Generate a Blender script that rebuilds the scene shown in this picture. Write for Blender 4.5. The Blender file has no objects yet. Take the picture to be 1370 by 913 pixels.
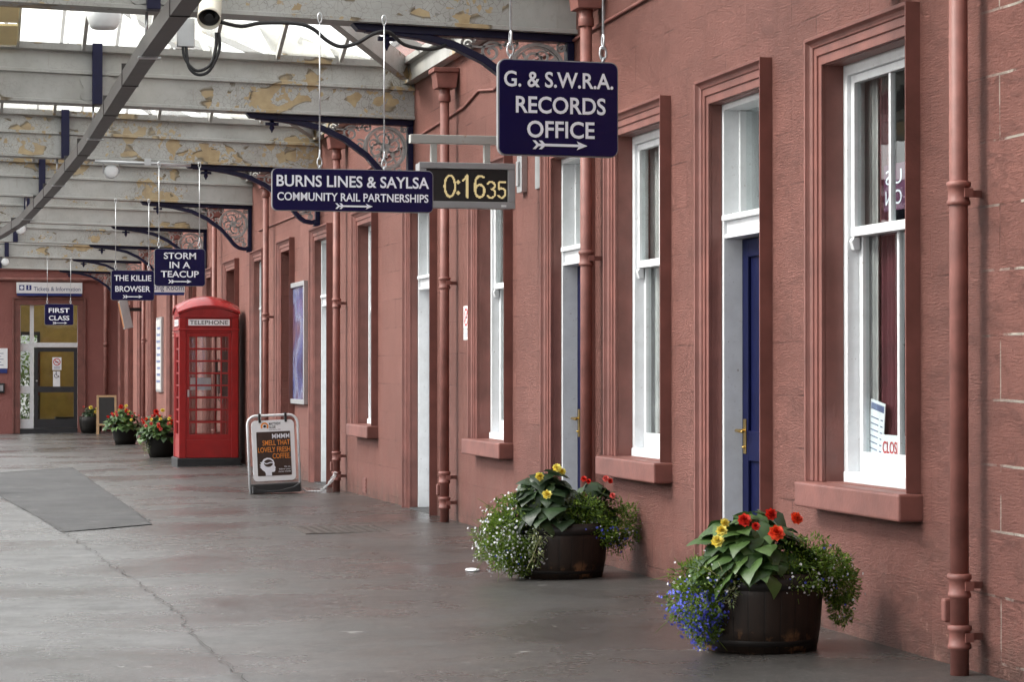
import bpy, bmesh, math, random
from mathutils import Vector, Matrix, Euler
R = math.radians
PI = math.pi
C = bpy.context.scene.collection
SC = bpy.context.scene

# ------------------------------------------------------------------ camera, sky, sun, exposure
cam = bpy.data.cameras.new('camera'); co = bpy.data.objects.new('camera', cam); C.objects.link(co)
co.location = (-4.57, 0, 1.36)
cam.sensor_width = 36.0; cam.lens = 3300 / 1370 * 36
_yaw, _pit = R(13.0846), R(0.7018)
co.rotation_euler = (PI/2 + _pit, 0, -_yaw)
cam.clip_start = 0.1; cam.clip_end = 3000
cam.dof.use_dof = False
SC.camera = co

SUN_EL, SUN_AZ = R(42), R(-82)        # azimuth from +Y towards +X: soft light from the tracks on the left
w = bpy.data.worlds.new('World'); SC.world = w; w.use_nodes = True
nt = w.node_tree; nt.nodes.clear()
sky = nt.nodes.new('ShaderNodeTexSky'); sky.sky_type = 'NISHITA'; sky.sun_disc = False
sky.sun_elevation = SUN_EL; sky.sun_rotation = SUN_AZ; sky.air_density = 1.2; sky.dust_density = 3.0
hs = nt.nodes.new('ShaderNodeHueSaturation'); hs.inputs['Saturation'].default_value = 0.12
bg = nt.nodes.new('ShaderNodeBackground'); bg.inputs['Strength'].default_value = 0.15
out = nt.nodes.new('ShaderNodeOutputWorld')
nt.links.new(sky.outputs[0], hs.inputs['Color']); nt.links.new(hs.outputs[0], bg.inputs[0]); nt.links.new(bg.outputs[0], out.inputs[0])
sl = bpy.data.lights.new('sun', 'SUN'); so = bpy.data.objects.new('sun', sl); C.objects.link(so)
sl.energy = 1.5; sl.angle = R(18); sl.color = (1.0, 0.965, 0.92)
_d = Vector((math.sin(SUN_AZ)*math.cos(SUN_EL), math.cos(SUN_AZ)*math.cos(SUN_EL), math.sin(SUN_EL)))
so.rotation_euler = _d.to_track_quat('Z', 'Y').to_euler(); so.location = (-20, -10, 30)
SC.view_settings.view_transform = 'Standard'; SC.view_settings.look = 'None'
SC.view_settings.exposure = 1.72; SC.view_settings.gamma = 1.0; SC.view_settings.use_curve_mapping = False
SC.render.engine = 'CYCLES'
SC.cycles.max_bounces = 8; SC.cycles.transparent_max_bounces = 16
SC.cycles.use_denoising = True
SC.cycles.caustics_reflective = False; SC.cycles.caustics_refractive = False
SC.cycles.sample_clamp_indirect = 6.0

# ------------------------------------------------------------------ materials
def nodes(name):
    m = bpy.data.materials.new(name); m.use_nodes = True
    n = m.node_tree; b = n.nodes['Principled BSDF']
    return m, n, b
def N(n, t, **k):
    x = n.nodes.new(t)
    for a, v in k.items():
        if a.startswith('i_'): x.inputs[a[2:].replace('_', ' ')].default_value = v
        else: setattr(x, a, v)
    return x
def ramp(n, src, stops):
    r = n.nodes.new('ShaderNodeValToRGB')
    e = r.color_ramp.elements
    while len(e) < len(stops): e.new(0.5)
    for k, (p, c) in enumerate(stops):
        e[k].position = p
        e[k].color = (c, c, c, 1) if not hasattr(c, '__len__') else (*c, 1)
    n.links.new(src, r.inputs[0]); return r
def mixc(n, fac, a, b, mode='MIX'):
    x = n.nodes.new('ShaderNodeMix'); x.data_type = 'RGBA'; x.blend_type = mode
    for s, v in ((0, fac), (6, a), (7, b)):
        if hasattr(v, 'is_linked'): n.links.new(v, x.inputs[s])
        elif s == 0: x.inputs[0].default_value = v
        else: x.inputs[s].default_value = (*v, 1)
    return x.outputs[2]
def pos(n, scale=(1, 1, 1), obj=False):
    g = n.nodes.new('ShaderNodeTexCoord') if obj else n.nodes.new('ShaderNodeNewGeometry')
    mp = n.nodes.new('ShaderNodeMapping'); mp.inputs['Scale'].default_value = scale
    n.links.new(g.outputs['Object' if obj else 'Position'], mp.inputs[0]); return mp.outputs[0]
def noise(n, vec, scale, detail=4, rough=0.55):
    x = n.nodes.new('ShaderNodeTexNoise'); x.inputs['Scale'].default_value = scale
    x.inputs['Detail'].default_value = detail; x.inputs['Roughness'].default_value = rough
    n.links.new(vec, x.inputs['Vector']); return x.outputs['Fac']
def bump(n, b, h, strength, dist, prev=None):
    x = n.nodes.new('ShaderNodeBump'); x.inputs['Strength'].default_value = strength; x.inputs['Distance'].default_value = dist
    n.links.new(h, x.inputs['Height'])
    if prev is not None: n.links.new(prev, x.inputs['Normal'])
    if b is not None: n.links.new(x.outputs[0], b.inputs['Normal'])
    return x.outputs[0]
def mat(name, col, rough=0.5, metal=0.0, var=0.12, vscale=6.0, bmp=0.0, bscale=60.0, spec=None, dark=None):
    m, n, b = nodes(name)
    p = pos(n)
    f = noise(n, p, vscale, 5)
    lo = tuple(c*(1-var) for c in col) if dark is None else dark
    hi = tuple(min(1, c*(1+var)) for c in col)
    r = ramp(n, f, [(0.3, lo), (0.7, hi)])
    n.links.new(r.outputs[0], b.inputs['Base Color'])
    b.inputs['Roughness'].default_value = rough; b.inputs['Metallic'].default_value = metal
    if spec is not None: b.inputs['Specular IOR Level'].default_value = spec
    if bmp: bump(n, b, noise(n, p, bscale, 3), bmp, 0.004)
    return m

STONE = (0.332, 0.140, 0.113)
def stone_mat():
    m, n, b = nodes('painted_sandstone')
    g = n.nodes.new('ShaderNodeNewGeometry')
    sx = n.nodes.new('ShaderNodeSeparateXYZ'); n.links.new(g.outputs['Position'], sx.inputs[0])
    def comb(z_off):
        c = n.nodes.new('ShaderNodeCombineXYZ'); a = N(n, 'ShaderNodeMath', operation='ADD'); a.inputs[1].default_value = z_off
        n.links.new(sx.outputs[1], c.inputs[0]); n.links.new(sx.outputs[2], a.inputs[0]); n.links.new(a.outputs[0], c.inputs[1]); return c.outputs[0]
    uv = comb(0.21)
    # wobble the joints
    wob = n.nodes.new('ShaderNodeTexNoise'); wob.inputs['Scale'].default_value = 2.2; wob.inputs['Detail'].default_value = 3
    n.links.new(uv, wob.inputs['Vector'])
    vs = N(n, 'ShaderNodeVectorMath', operation='SCALE'); vs.inputs['Scale'].default_value = 0.022
    n.links.new(wob.outputs['Color'], vs.inputs[0])
    va = N(n, 'ShaderNodeVectorMath', operation='ADD'); n.links.new(uv, va.inputs[0]); n.links.new(vs.outputs[0], va.inputs[1])
    br = n.nodes.new('ShaderNodeTexBrick'); n.links.new(va.outputs[0], br.inputs['Vector'])
    br.inputs['Scale'].default_value = 1.0; br.inputs['Brick Width'].default_value = 0.78; br.inputs['Row Height'].default_value = 0.29
    br.inputs['Mortar Size'].default_value = 0.007; br.inputs['Mortar Smooth'].default_value = 0.4
    br.inputs['Color1'].default_value = (0.0, 0, 0, 1); br.inputs['Color2'].default_value = (1, 1, 1, 1); br.inputs['Bias'].default_value = 0.0
    joint = br.outputs['Fac']
    pp = g.outputs['Position']
    big = noise(n, pp, 0.8, 5, 0.6); mid = noise(n, pp, 5.0, 6, 0.65)
    mp = n.nodes.new('ShaderNodeMapping'); mp.inputs['Scale'].default_value = (6, 6, 40); n.links.new(pp, mp.inputs[0])
    tool = noise(n, mp.outputs[0], 2.2, 4, 0.6)
    base = ramp(n, big, [(0.28, (STONE[0]*0.80, STONE[1]*0.74, STONE[2]*0.72)), (0.72, (STONE[0]*1.12, STONE[1]*1.16, STONE[2]*1.18))]).outputs[0]
    base = mixc(n, ramp(n, mid, [(0.35, 0.0), (0.75, 0.45)]).outputs[0], base, (STONE[0]*0.8, STONE[1]*0.76, STONE[2]*0.74))
    base = mixc(n, ramp(n, tool, [(0.5, 0.0), (0.78, 0.28)]).outputs[0], base, (STONE[0]*1.25, STONE[1]*1.35, STONE[2]*1.4))
    # block to block shade
    base = mixc(n, 0.06, base, br.outputs['Color'], 'OVERLAY')
    # joints: mostly painted over, cracked here and there, white worn mortar near the closest bay
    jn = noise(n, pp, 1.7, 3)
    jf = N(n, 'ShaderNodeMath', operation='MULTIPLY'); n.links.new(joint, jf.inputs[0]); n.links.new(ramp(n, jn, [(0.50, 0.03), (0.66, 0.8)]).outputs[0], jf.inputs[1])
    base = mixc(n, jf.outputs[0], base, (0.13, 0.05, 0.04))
    near = N(n, 'ShaderNodeMapRange'); near.inputs['From Min'].default_value = 10.35; near.inputs['From Max'].default_value = 10.0
    n.links.new(sx.outputs[1], near.inputs['Value'])
    wn = noise(n, pp, 4.5, 4)
    wf = N(n, 'ShaderNodeMath', operation='MULTIPLY'); n.links.new(near.outputs[0], wf.inputs[0]); n.links.new(ramp(n, wn, [(0.44, 0.0), (0.50, 1.0)]).outputs[0], wf.inputs[1])
    wf2 = N(n, 'ShaderNodeMath', operation='MULTIPLY'); n.links.new(wf.outputs[0], wf2.inputs[0]); n.links.new(joint, wf2.inputs[1])
    base = mixc(n, wf2.outputs[0], base, (0.62, 0.55, 0.48))
    # grimy rain runs down the face and a dirty strip at the foot
    mr = n.nodes.new('ShaderNodeMapping'); mr.inputs['Scale'].default_value = (5, 5, 0.35); n.links.new(pp, mr.inputs[0])
    base = mixc(n, ramp(n, noise(n, mr.outputs[0], 1.0, 5, 0.65), [(0.56, 0.0), (0.76, 0.42)]).outputs[0], base, (STONE[0]*0.55, STONE[1]*0.52, STONE[2]*0.5))
    ft = N(n, 'ShaderNodeMapRange'); ft.inputs['From Min'].default_value = 0.22; ft.inputs['From Max'].default_value = 0.0; n.links.new(sx.outputs[2], ft.inputs['Value'])
    fm = N(n, 'ShaderNodeMath', operation='MULTIPLY'); n.links.new(ft.outputs[0], fm.inputs[0]); n.links.new(ramp(n, noise(n, pp, 4.0, 5, 0.7), [(0.35, 0.15), (0.6, 0.8)]).outputs[0], fm.inputs[1])
    base = mixc(n, fm.outputs[0], base, (0.11, 0.065, 0.052))
    # splash-worn foot of the wall: pale scuffs and grime low down
    lowr = N(n, 'ShaderNodeMapRange'); lowr.inputs['From Min'].default_value = 0.75; lowr.inputs['From Max'].default_value = 0.0
    n.links.new(sx.outputs[2], lowr.inputs['Value'])
    sm = N(n, 'ShaderNodeMath', operation='MULTIPLY'); n.links.new(lowr.outputs[0], sm.inputs[0]); n.links.new(ramp(n, noise(n, pp, 3.2, 7, 0.7), [(0.5, 0.0), (0.72, 0.75)]).outputs[0], sm.inputs[1])
    base = mixc(n, sm.outputs[0], base, (0.24, 0.135, 0.105))
    sm2 = N(n, 'ShaderNodeMath', operation='MULTIPLY'); n.links.new(lowr.outputs[0], sm2.inputs[0]); n.links.new(ramp(n, noise(n, pp, 9, 5, 0.7), [(0.6, 0.0), (0.68, 0.6)]).outputs[0], sm2.inputs[1])
    base = mixc(n, sm2.outputs[0], base, (0.48, 0.27, 0.21))
    # blistered specks
    mc = n.nodes.new('ShaderNodeMapping'); mc.inputs['Scale'].default_value = (3.2, 3.2, 26); n.links.new(pp, mc.inputs[0])
    base = mixc(n, ramp(n, noise(n, mc.outputs[0], 1.6, 6, 0.7), [(0.62, 0.0), (0.70, 0.5)]).outputs[0], base, (STONE[0]*0.5, STONE[1]*0.45, STONE[2]*0.43))
    sp = ramp(n, noise(n, pp, 24, 4, 0.7), [(0.64, 0.0), (0.70, 0.55)]).outputs[0]
    base = mixc(n, sp, base, (STONE[0]*0.5, STONE[1]*0.45, STONE[2]*0.43))
    base = mixc(n, ramp(n, noise(n, pp, 15, 5, 0.75), [(0.64, 0.0), (0.74, 0.45)]).outputs[0], base, (STONE[0]*1.35, STONE[1]*1.6, STONE[2]*1.65))
    n.links.new(base, b.inputs['Base Color'])
    b.inputs['Roughness'].default_value = 0.62; b.inputs['Specular IOR Level'].default_value = 0.35
    mpf = n.nodes.new('ShaderNodeMapping'); mpf.inputs['Scale'].default_value = (11, 11, 60); n.links.new(pp, mpf.inputs[0])
    tl_ = ramp(n, noise(n, mpf.outputs[0], 1.7, 5, 0.75), [(0.30, 0.0), (0.62, 1.0)]).outputs[0]
    n1 = bump(n, None, tl_, 1.0, 0.024)
    inv = N(n, 'ShaderNodeMath', operation='SUBTRACT'); inv.inputs[0].default_value = 1.0; n.links.new(jf.outputs[0], inv.inputs[1])
    n2 = bump(n, None, inv.outputs[0], 0.9, 0.014, n1)
    bump(n, b, noise(n, pp, 2.5, 4), 0.5, 0.03, n2)
    return m
M = {}
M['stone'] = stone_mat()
M['trim'] = mat('painted_trim', (0.185, 0.071, 0.058), 0.5, var=0.22, vscale=5, bmp=0.35, bscale=45)
M['pipe'] = mat('red_pipe_paint', (0.215, 0.083, 0.068), 0.55, var=0.25, vscale=7, bmp=0.2, bscale=30)
def white_paint():
    m, n, b = nodes('white_gloss'); p = pos(n)
    c = ramp(n, noise(n, p, 7, 6, 0.65), [(0.3, (0.64, 0.655, 0.67)), (0.6, (0.74, 0.76, 0.78))]).outputs[0]
    c = mixc(n, ramp(n, noise(n, p, 26, 5, 0.7), [(0.62, 0.0), (0.74, 0.55)]).outputs[0], c, (0.36, 0.33, 0.30))
    c = mixc(n, ramp(n, noise(n, p, 48, 2), [(0.73, 0.0), (0.75, 0.7)]).outputs[0], c, (0.22, 0.16, 0.13))
    n.links.new(c, b.inputs['Base Color']); b.inputs['Roughness'].default_value = 0.4; bump(n, b, noise(n, p, 30, 4), 0.2, 0.004); return m
M['white'] = white_paint()
M['bluedoor'] = mat('blue_door', (0.004, 0.006, 0.036), 0.5, var=0.15, spec=0.12)
M['brass'] = mat('brass', (0.62, 0.42, 0.13), 0.28, 1.0)
M['dark'] = mat('dark_interior', (0.035, 0.03, 0.03), 0.8)
M['room'] = mat('room_plaster', (0.22, 0.19, 0.17), 0.8)
M['curtain'] = mat('grey_net', (0.42, 0.40, 0.39), 0.85, var=0.2, vscale=3)
M['maroon'] = mat('maroon_cloth', (0.085, 0.010, 0.017), 0.8, var=0.2)
M['purple'] = mat('purple_panel', (0.09, 0.015, 0.055), 0.6)
M['navy'] = mat('navy_paint', (0.006, 0.006, 0.034), 0.45, var=0.15, vscale=12, spec=0.3)
M['enamel'] = mat('navy_enamel', (0.0075, 0.006, 0.050), 0.25, var=0.08, spec=0.3)
M['letter'] = mat('white_letters', (0.84, 0.86, 0.93), 0.35, var=0.02)
M['alu'] = mat('aluminium', (0.50, 0.51, 0.52), 0.38, 0.75, var=0.08)
M['chrome'] = mat('galvanised', (0.60, 0.62, 0.64), 0.3, 0.9, var=0.15, vscale=40)
M['greyplastic'] = mat('grey_case', (0.30, 0.30, 0.31), 0.45, var=0.05)
M['black'] = mat('black_plastic', (0.012, 0.012, 0.013), 0.4)
M['rubber'] = mat('black_rubber', (0.02, 0.02, 0.022), 0.6)
M['cream'] = mat('cream_casing', (0.66, 0.62, 0.52), 0.4, var=0.06)
M['lampwhite'] = mat('milky_cover', (0.72, 0.74, 0.75), 0.35, var=0.06)
M['red'] = mat('phone_box_red', (0.28, 0.009, 0.009), 0.33, var=0.14, vscale=8, bmp=0.12, bscale=20)
M['redgloss'] = mat('phone_box_roof_red', (0.28, 0.012, 0.014), 0.22, var=0.14, vscale=8, spec=0.8)
M['plinth'] = mat('black_plinth', (0.008, 0.008, 0.009), 0.55, var=0.3, bmp=0.3)
M['paper'] = mat('paper_white', (0.82, 0.83, 0.85), 0.6, var=0.03)
M['ink'] = mat('black_ink', (0.02, 0.02, 0.025), 0.6)
M['inkred'] = mat('red_ink', (0.55, 0.02, 0.03), 0.6)
M['inkblue'] = mat('sign_blue', (0.015, 0.03, 0.17), 0.4)
M['signtext'] = mat('sign_text_blue', (0.10, 0.13, 0.25), 0.5)
M['brown'] = mat('poster_brown', (0.045, 0.026, 0.02), 0.4, var=0.15, vscale=20)
M['orange'] = mat('poster_orange', (0.80, 0.27, 0.04), 0.5, var=0.04)
M['chalk'] = mat('chalkboard', (0.025, 0.027, 0.027), 0.7)
M['wood'] = mat('pale_wood', (0.46, 0.31, 0.17), 0.6, var=0.2, vscale=12)
M['yellowwall'] = mat('yellow_room', (0.33, 0.25, 0.085), 0.7, var=0.25, vscale=2)
M['charcoal'] = mat('charcoal_door', (0.022, 0.023, 0.027), 0.35)
M['soil'] = mat('potting_soil', (0.03, 0.02, 0.013), 0.95, var=0.4, vscale=40, bmp=0.8)
M['pot'] = mat('dark_tub', (0.008, 0.007, 0.006), 0.55, var=0.3, spec=0.2)
M['hoop'] = mat('rusty_hoop', (0.014, 0.011, 0.010), 0.55, 0.2, var=0.35, vscale=14)
M['chain'] = mat('white_plastic', (0.72, 0.73, 0.74), 0.4)
M['iron'] = mat('manhole_iron', (0.062, 0.050, 0.044), 0.6, 0.15, var=0.25, vscale=20, bmp=0.8, bscale=50)
M['tray'] = mat('steel_trunking', (0.050, 0.045, 0.044), 0.42, 0.2, var=0.22, vscale=5)
M['lace'] = mat('cast_lace_paint', (0.38, 0.375, 0.37), 0.6, var=0.25, vscale=18, bmp=0.4)
M['plywood'] = mat('plywood', (0.78, 0.64, 0.34), 0.6, var=0.1, vscale=3)

def girder_mat():
    m, n, b = nodes('flaking_grey_paint')
    p = pos(n)
    wob = n.nodes.new('ShaderNodeTexNoise'); wob.inputs['Scale'].default_value = 7; wob.inputs['Detail'].default_value = 5; n.links.new(p, wob.inputs['Vector'])
    vs = N(n, 'ShaderNodeVectorMath', operation='SCALE'); vs.inputs['Scale'].default_value = 0.12; n.links.new(wob.outputs['Color'], vs.inputs[0])
    va = N(n, 'ShaderNodeVectorMath', operation='ADD'); n.links.new(p, va.inputs[0]); n.links.new(vs.outputs[0], va.inputs[1])
    vo = n.nodes.new('ShaderNodeTexVoronoi'); vo.feature = 'F1'; vo.inputs['Scale'].default_value = 7.5; n.links.new(va.outputs[0], vo.inputs['Vector'])
    sep = n.nodes.new('ShaderNodeSeparateColor'); n.links.new(vo.outputs['Color'], sep.inputs[0])
    mpz = n.nodes.new('ShaderNodeMapping'); mpz.inputs['Scale'].default_value = (1, 1, 2.2); mpz.inputs['Location'].default_value = (3.1, 0.4, 0.7); n.links.new(p, mpz.inputs[0])
    big = noise(n, mpz.outputs[0], 0.8, 3, 0.5)
    ad = N(n, 'ShaderNodeMath', operation='MULTIPLY_ADD'); ad.inputs[1].default_value = 0.30
    n.links.new(sep.outputs[0], ad.inputs[0]); n.links.new(big, ad.inputs[2])
    fl = ramp(n, ad.outputs[0], [(0.835, 0.0), (0.845, 1.0)]).outputs[0]
    # small chips
    vo2 = n.nodes.new('ShaderNodeTexVoronoi'); vo2.inputs['Scale'].default_value = 26; n.links.new(va.outputs[0], vo2.inputs['Vector'])
    sep2 = n.nodes.new('ShaderNodeSeparateColor'); n.links.new(vo2.outputs['Color'], sep2.inputs[0])
    ad2 = N(n, 'ShaderNodeMath', operation='MULTIPLY_ADD'); ad2.inputs[1].default_value = 0.32
    n.links.new(sep2.outputs[1], ad2.inputs[0]); n.links.new(big, ad2.inputs[2])
    ch = ramp(n, ad2.outputs[0], [(0.865, 0.0), (0.872, 1.0)]).outputs[0]
    # dirty curling crack lines
    ve = n.nodes.new('ShaderNodeTexVoronoi'); ve.feature = 'DISTANCE_TO_EDGE'; ve.inputs['Scale'].default_value = 20; n.links.new(va.outputs[0], ve.inputs['Vector'])
    ln = ramp(n, ve.outputs[0], [(0.0, 1.0), (0.05, 0.0)]).outputs[0]
    lm = N(n, 'ShaderNodeMath', operation='MULTIPLY'); n.links.new(ln, lm.inputs[0]); n.links.new(ramp(n, big, [(0.46, 0.0), (0.64, 0.9)]).outputs[0], lm.inputs[1])
    base = ramp(n, noise(n, p, 3, 5), [(0.3, (0.33, 0.33, 0.315)), (0.7, (0.45, 0.452, 0.438))]).outputs[0]
    base = mixc(n, ramp(n, noise(n, p, 14, 6, 0.7), [(0.55, 0.0), (0.75, 0.35)]).outputs[0], base, (0.2, 0.19, 0.17))
    base = mixc(n, lm.outputs[0], base, (0.10, 0.085, 0.06))
    tan = ramp(n, noise(n, p, 9, 3), [(0.3, (0.33, 0.24, 0.13)), (0.7, (0.46, 0.36, 0.21))]).outputs[0]
    edge = ramp(n, ad.outputs[0], [(0.822, 0.0), (0.836, 1.0), (0.848, 0.0)]).outputs[0]  # dark rim: shadow of the curled flake edges put into the colour
    base = mixc(n, ch, base, tan); base = mixc(n, fl, base, tan); base = mixc(n, edge, base, (0.12, 0.09, 0.05))
    mr = n.nodes.new('ShaderNodeMapping'); mr.inputs['Scale'].default_value = (9, 9, 0.9); n.links.new(p, mr.inputs[0])
    base = mixc(n, ramp(n, noise(n, mr.outputs[0], 1.3, 5, 0.7), [(0.60, 0.0), (0.78, 0.6)]).outputs[0], base, (0.20, 0.155, 0.10))
    base = mixc(n, ramp(n, noise(n, p, 1.1, 4, 0.6), [(0.45, 0.0), (0.75, 0.35)]).outputs[0], base, (0.34, 0.31, 0.25))
    n.links.new(base, b.inputs['Base Color']); b.inputs['Roughness'].default_value = 0.6
    h = N(n, 'ShaderNodeMath', operation='SUBTRACT'); h.inputs[0].default_value = 1.0; n.links.new(fl, h.inputs[1])
    n1 = bump(n, None, h.outputs[0], 0.8, 0.006)
    bump(n, b, noise(n, p, 22, 4), 0.3, 0.006, n1)
    return m
M['girder'] = girder_mat()

def asphalt(name, a, c, rlo, rhi, second=None):
    m, n, b = nodes(name)
    p = pos(n)
    mp = n.nodes.new('ShaderNodeMapping'); mp.inputs['Scale'].default_value = (0.55, 0.9, 1); mp.inputs['Rotation'].default_value = (0, 0, 0.25); n.links.new(p, mp.inputs[0])
    big = noise(n, mp.outputs[0], 0.75, 6, 0.62); st = noise(n, p, 0.55, 4, 0.5); mid = noise(n, p, 3.2, 7, 0.7)
    col = ramp(n, big, [(0.3, a), (0.7, c)]).outputs[0]
    if second:                                       # an older, browner strip of tarmac between the long seam and the building
        sx = n.nodes.new('ShaderNodeSeparateXYZ'); n.links.new(p, sx.inputs[0])
        wv_ = N(n, 'ShaderNodeMath', operation='MULTIPLY_ADD'); wv_.inputs[1].default_value = 0.5; n.links.new(noise(n, p, 0.9, 5, 0.65), wv_.inputs[0]); n.links.new(sx.outputs[0], wv_.inputs[2])
        mr_ = N(n, 'ShaderNodeMapRange'); mr_.inputs['From Min'].default_value = -3.10; mr_.inputs['From Max'].default_value = -2.2; n.links.new(wv_.outputs[0], mr_.inputs['Value'])
        col = mixc(n, mr_.outputs[0], col, ramp(n, big, [(0.3, second[0]), (0.7, second[1])]).outputs[0])
    col = mixc(n, ramp(n, st, [(0.50, 0.0), (0.68, 0.6)]).outputs[0], col, (a[0]*0.80, a[1]*0.74, a[2]*0.70))
    col = mixc(n, ramp(n, mid, [(0.40, 0.55), (0.52, 0.0)]).outputs[0], col, (a[0]*0.62, a[1]*0.60, a[2]*0.58))
    col = mixc(n, ramp(n, noise(n, p, 1.1, 6, 0.7), [(0.62, 0.0), (0.84, 0.25)]).outputs[0], col, (0.050, 0.046, 0.043))
    grit = noise(n, p, 55, 5, 0.8)
    col = mixc(n, ramp(n, grit, [(0.36, 0.7), (0.48, 0.0)]).outputs[0], col, (0.030, 0.029, 0.028))
    col = mixc(n, ramp(n, grit, [(0.55, 0.0), (0.70, 0.55)]).outputs[0], col, (0.30, 0.29, 0.275))
    for sc_, lo_, tone in ((7.0, 0.70, (0.035, 0.032, 0.030)), (11.0, 0.735, (0.34, 0.33, 0.31)), (4.0, 0.72, (0.17, 0.165, 0.16))):
        mo = n.nodes.new('ShaderNodeMapping'); mo.inputs['Location'].default_value = (sc_, 3*sc_, 0); n.links.new(p, mo.inputs[0])
        col = mixc(n, ramp(n, noise(n, mo.outputs[0], sc_, 2), [(lo_, 0.0), (lo_+0.02, 0.7)]).outputs[0], col, tone)
    n.links.new(col, b.inputs['Base Color'])
    ra = N(n, 'ShaderNodeMath', operation='MULTIPLY_ADD'); ra.inputs[1].default_value = 0.45; n.links.new(mid, ra.inputs[0]); n.links.new(st, ra.inputs[2])
    rg = ramp(n, ra.outputs[0], [(0.55, rhi), (0.95, rlo)]).outputs[0]
    n.links.new(rg, b.inputs['Roughness']); b.inputs['Specular IOR Level'].default_value = 0.5
    n1 = bump(n, None, grit, 0.5, 0.006)
    n2 = bump(n, None, mid, 0.25, 0.008, n1)
    bump(n, b, noise(n, p, 1.2, 3), 0.25, 0.02, n2)
    return m
M['asphalt'] = asphalt('worn_asphalt', (0.072, 0.073, 0.074), (0.124, 0.125, 0.128), 0.12, 0.42, ((0.029, 0.027, 0.025), (0.066, 0.062, 0.059)))
M['patch'] = asphalt('asphalt_patch', (0.017, 0.017, 0.018), (0.032, 0.032, 0.034), 0.42, 0.65)
M['crack'] = mat('crack_fill', (0.060, 0.058, 0.056), 0.8, var=0.4, vscale=15)
M['concrete'] = mat('pale_concrete', (0.25, 0.24, 0.225), 0.75, var=0.2)
M['greystone'] = mat('grey_rubble_stone', (0.17, 0.15, 0.13), 0.85, var=0.4, vscale=2.5, bmp=1.0, bscale=4)
M['ballast'] = mat('track_ballast', (0.14, 0.13, 0.12), 0.9, var=0.4, vscale=20, bmp=1.0)

def glass_mat(name, tint=(0.92, 0.95, 0.95), refl=1.0):
    m = bpy.data.materials.new(name); m.use_nodes = True; n = m.node_tree; n.nodes.clear()
    o = n.nodes.new('ShaderNodeOutputMaterial'); t = n.nodes.new('ShaderNodeBsdfTransparent'); t.inputs[0].default_value = (*tint, 1)
    g = n.nodes.new('ShaderNodeBsdfGlossy'); g.inputs['Roughness'].default_value = 0.015
    f = n.nodes.new('ShaderNodeLayerWeight'); f.inputs[0].default_value = 0.5
    pw = N(n, 'ShaderNodeMath', operation='POWER'); pw.inputs[1].default_value = 4.0; n.links.new(f.outputs['Facing'], pw.inputs[0])
    mu = N(n, 'ShaderNodeMath', operation='MULTIPLY_ADD'); mu.inputs[1].default_value = 0.55*refl; mu.inputs[2].default_value = 0.03 if refl < 1.2 else 0.09; mu.use_clamp = True
    n.links.new(pw.outputs[0], mu.inputs[0])
    # old glass ripples
    p = pos(n); bp = bump(n, None, noise(n, p, 2.5, 2), 0.06, 0.02); n.links.new(bp, g.inputs['Normal'])
    mx = n.nodes.new('ShaderNodeMixShader'); n.links.new(mu.outputs[0], mx.inputs[0]); n.links.new(t.outputs[0], mx.inputs[1]); n.links.new(g.outputs[0], mx.inputs[2])
    n.links.new(mx.outputs[0], o.inputs[0]); return m
M['glass'] = glass_mat('window_glass', refl=0.9)
M['boxglass'] = glass_mat('phone_box_glass', (0.95, 0.96, 0.96), 1.3)
def roofglass():
    m = bpy.data.materials.new('dirty_roof_glass'); m.use_nodes = True; n = m.node_tree; n.nodes.clear()
    o = n.nodes.new('ShaderNodeOutputMaterial'); t = n.nodes.new('ShaderNodeBsdfTransparent'); tl = n.nodes.new('ShaderNodeBsdfTranslucent')
    p = pos(n, (1.2, 0.5, 0.5)); f = noise(n, p, 2.0, 6, 0.7)
    c = ramp(n, f, [(0.40, (0.98, 0.99, 0.98)), (0.66, (0.93, 0.93, 0.87)), (0.82, (0.70, 0.68, 0.55))]).outputs[0]
    n.links.new(c, t.inputs[0]); n.links.new(c, tl.inputs[0])
    mx = n.nodes.new('ShaderNodeMixShader'); mx.inputs[0].default_value = 0.15
    n.links.new(t.outputs[0], mx.inputs[1]); n.links.new(tl.outputs[0], mx.inputs[2]); n.links.new(mx.outputs[0], o.inputs[0]); return m
M['roofglass'] = roofglass()
def emis(name, col, s):
    m, n, b = nodes(name); b.inputs['Base Color'].default_value = (0.02, 0.02, 0.02, 1)
    b.inputs['Emission Color'].default_value = (*col, 1); b.inputs['Emission Strength'].default_value = s; return m
M['led'] = emis('yellow_led', (0.90, 0.70, 0.34), 0.23)
M['ledorange'] = emis('orange_led', (1.0, 0.35, 0.08), 0.16)
def leaf_mat(name, a, c, rough=0.45, scale=9, transl=0.25):
    m, n, b = nodes(name); p = pos(n)
    r = ramp(n, noise(n, p, scale, 4), [(0.3, a), (0.7, c)]).outputs[0]
    gi = n.nodes.new('ShaderNodeNewGeometry')
    r = mixc(n, ramp(n, gi.outputs['Random Per Island'], [(0.0, 0.65), (0.5, 0.0)]).outputs[0], r, tuple(q*0.62 for q in a))
    r = mixc(n, ramp(n, gi.outputs['Random Per Island'], [(0.62, 0.0), (1.0, 0.8)]).outputs[0], r, tuple(min(0.9, q*f_) for q, f_ in zip(c, (1.5, 1.35, 1.3))))
    n.links.new(r, b.inputs['Base Color']); b.inputs['Roughness'].default_value = rough
    tl = n.nodes.new('ShaderNodeBsdfTranslucent'); n.links.new(r, tl.inputs[0])
    mx = n.nodes.new('ShaderNodeMixShader'); mx.inputs[0].default_value = transl
    n.links.new(b.outputs[0], mx.inputs[1]); n.links.new(tl.outputs[0], mx.inputs[2])
    n.links.new(mx.outputs[0], n.nodes['Material Output'].inputs[0]); return m
M['begleaf'] = leaf_mat('begonia_leaf', (0.028, 0.065, 0.018), (0.085, 0.16, 0.045), 0.38, 8)
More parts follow.
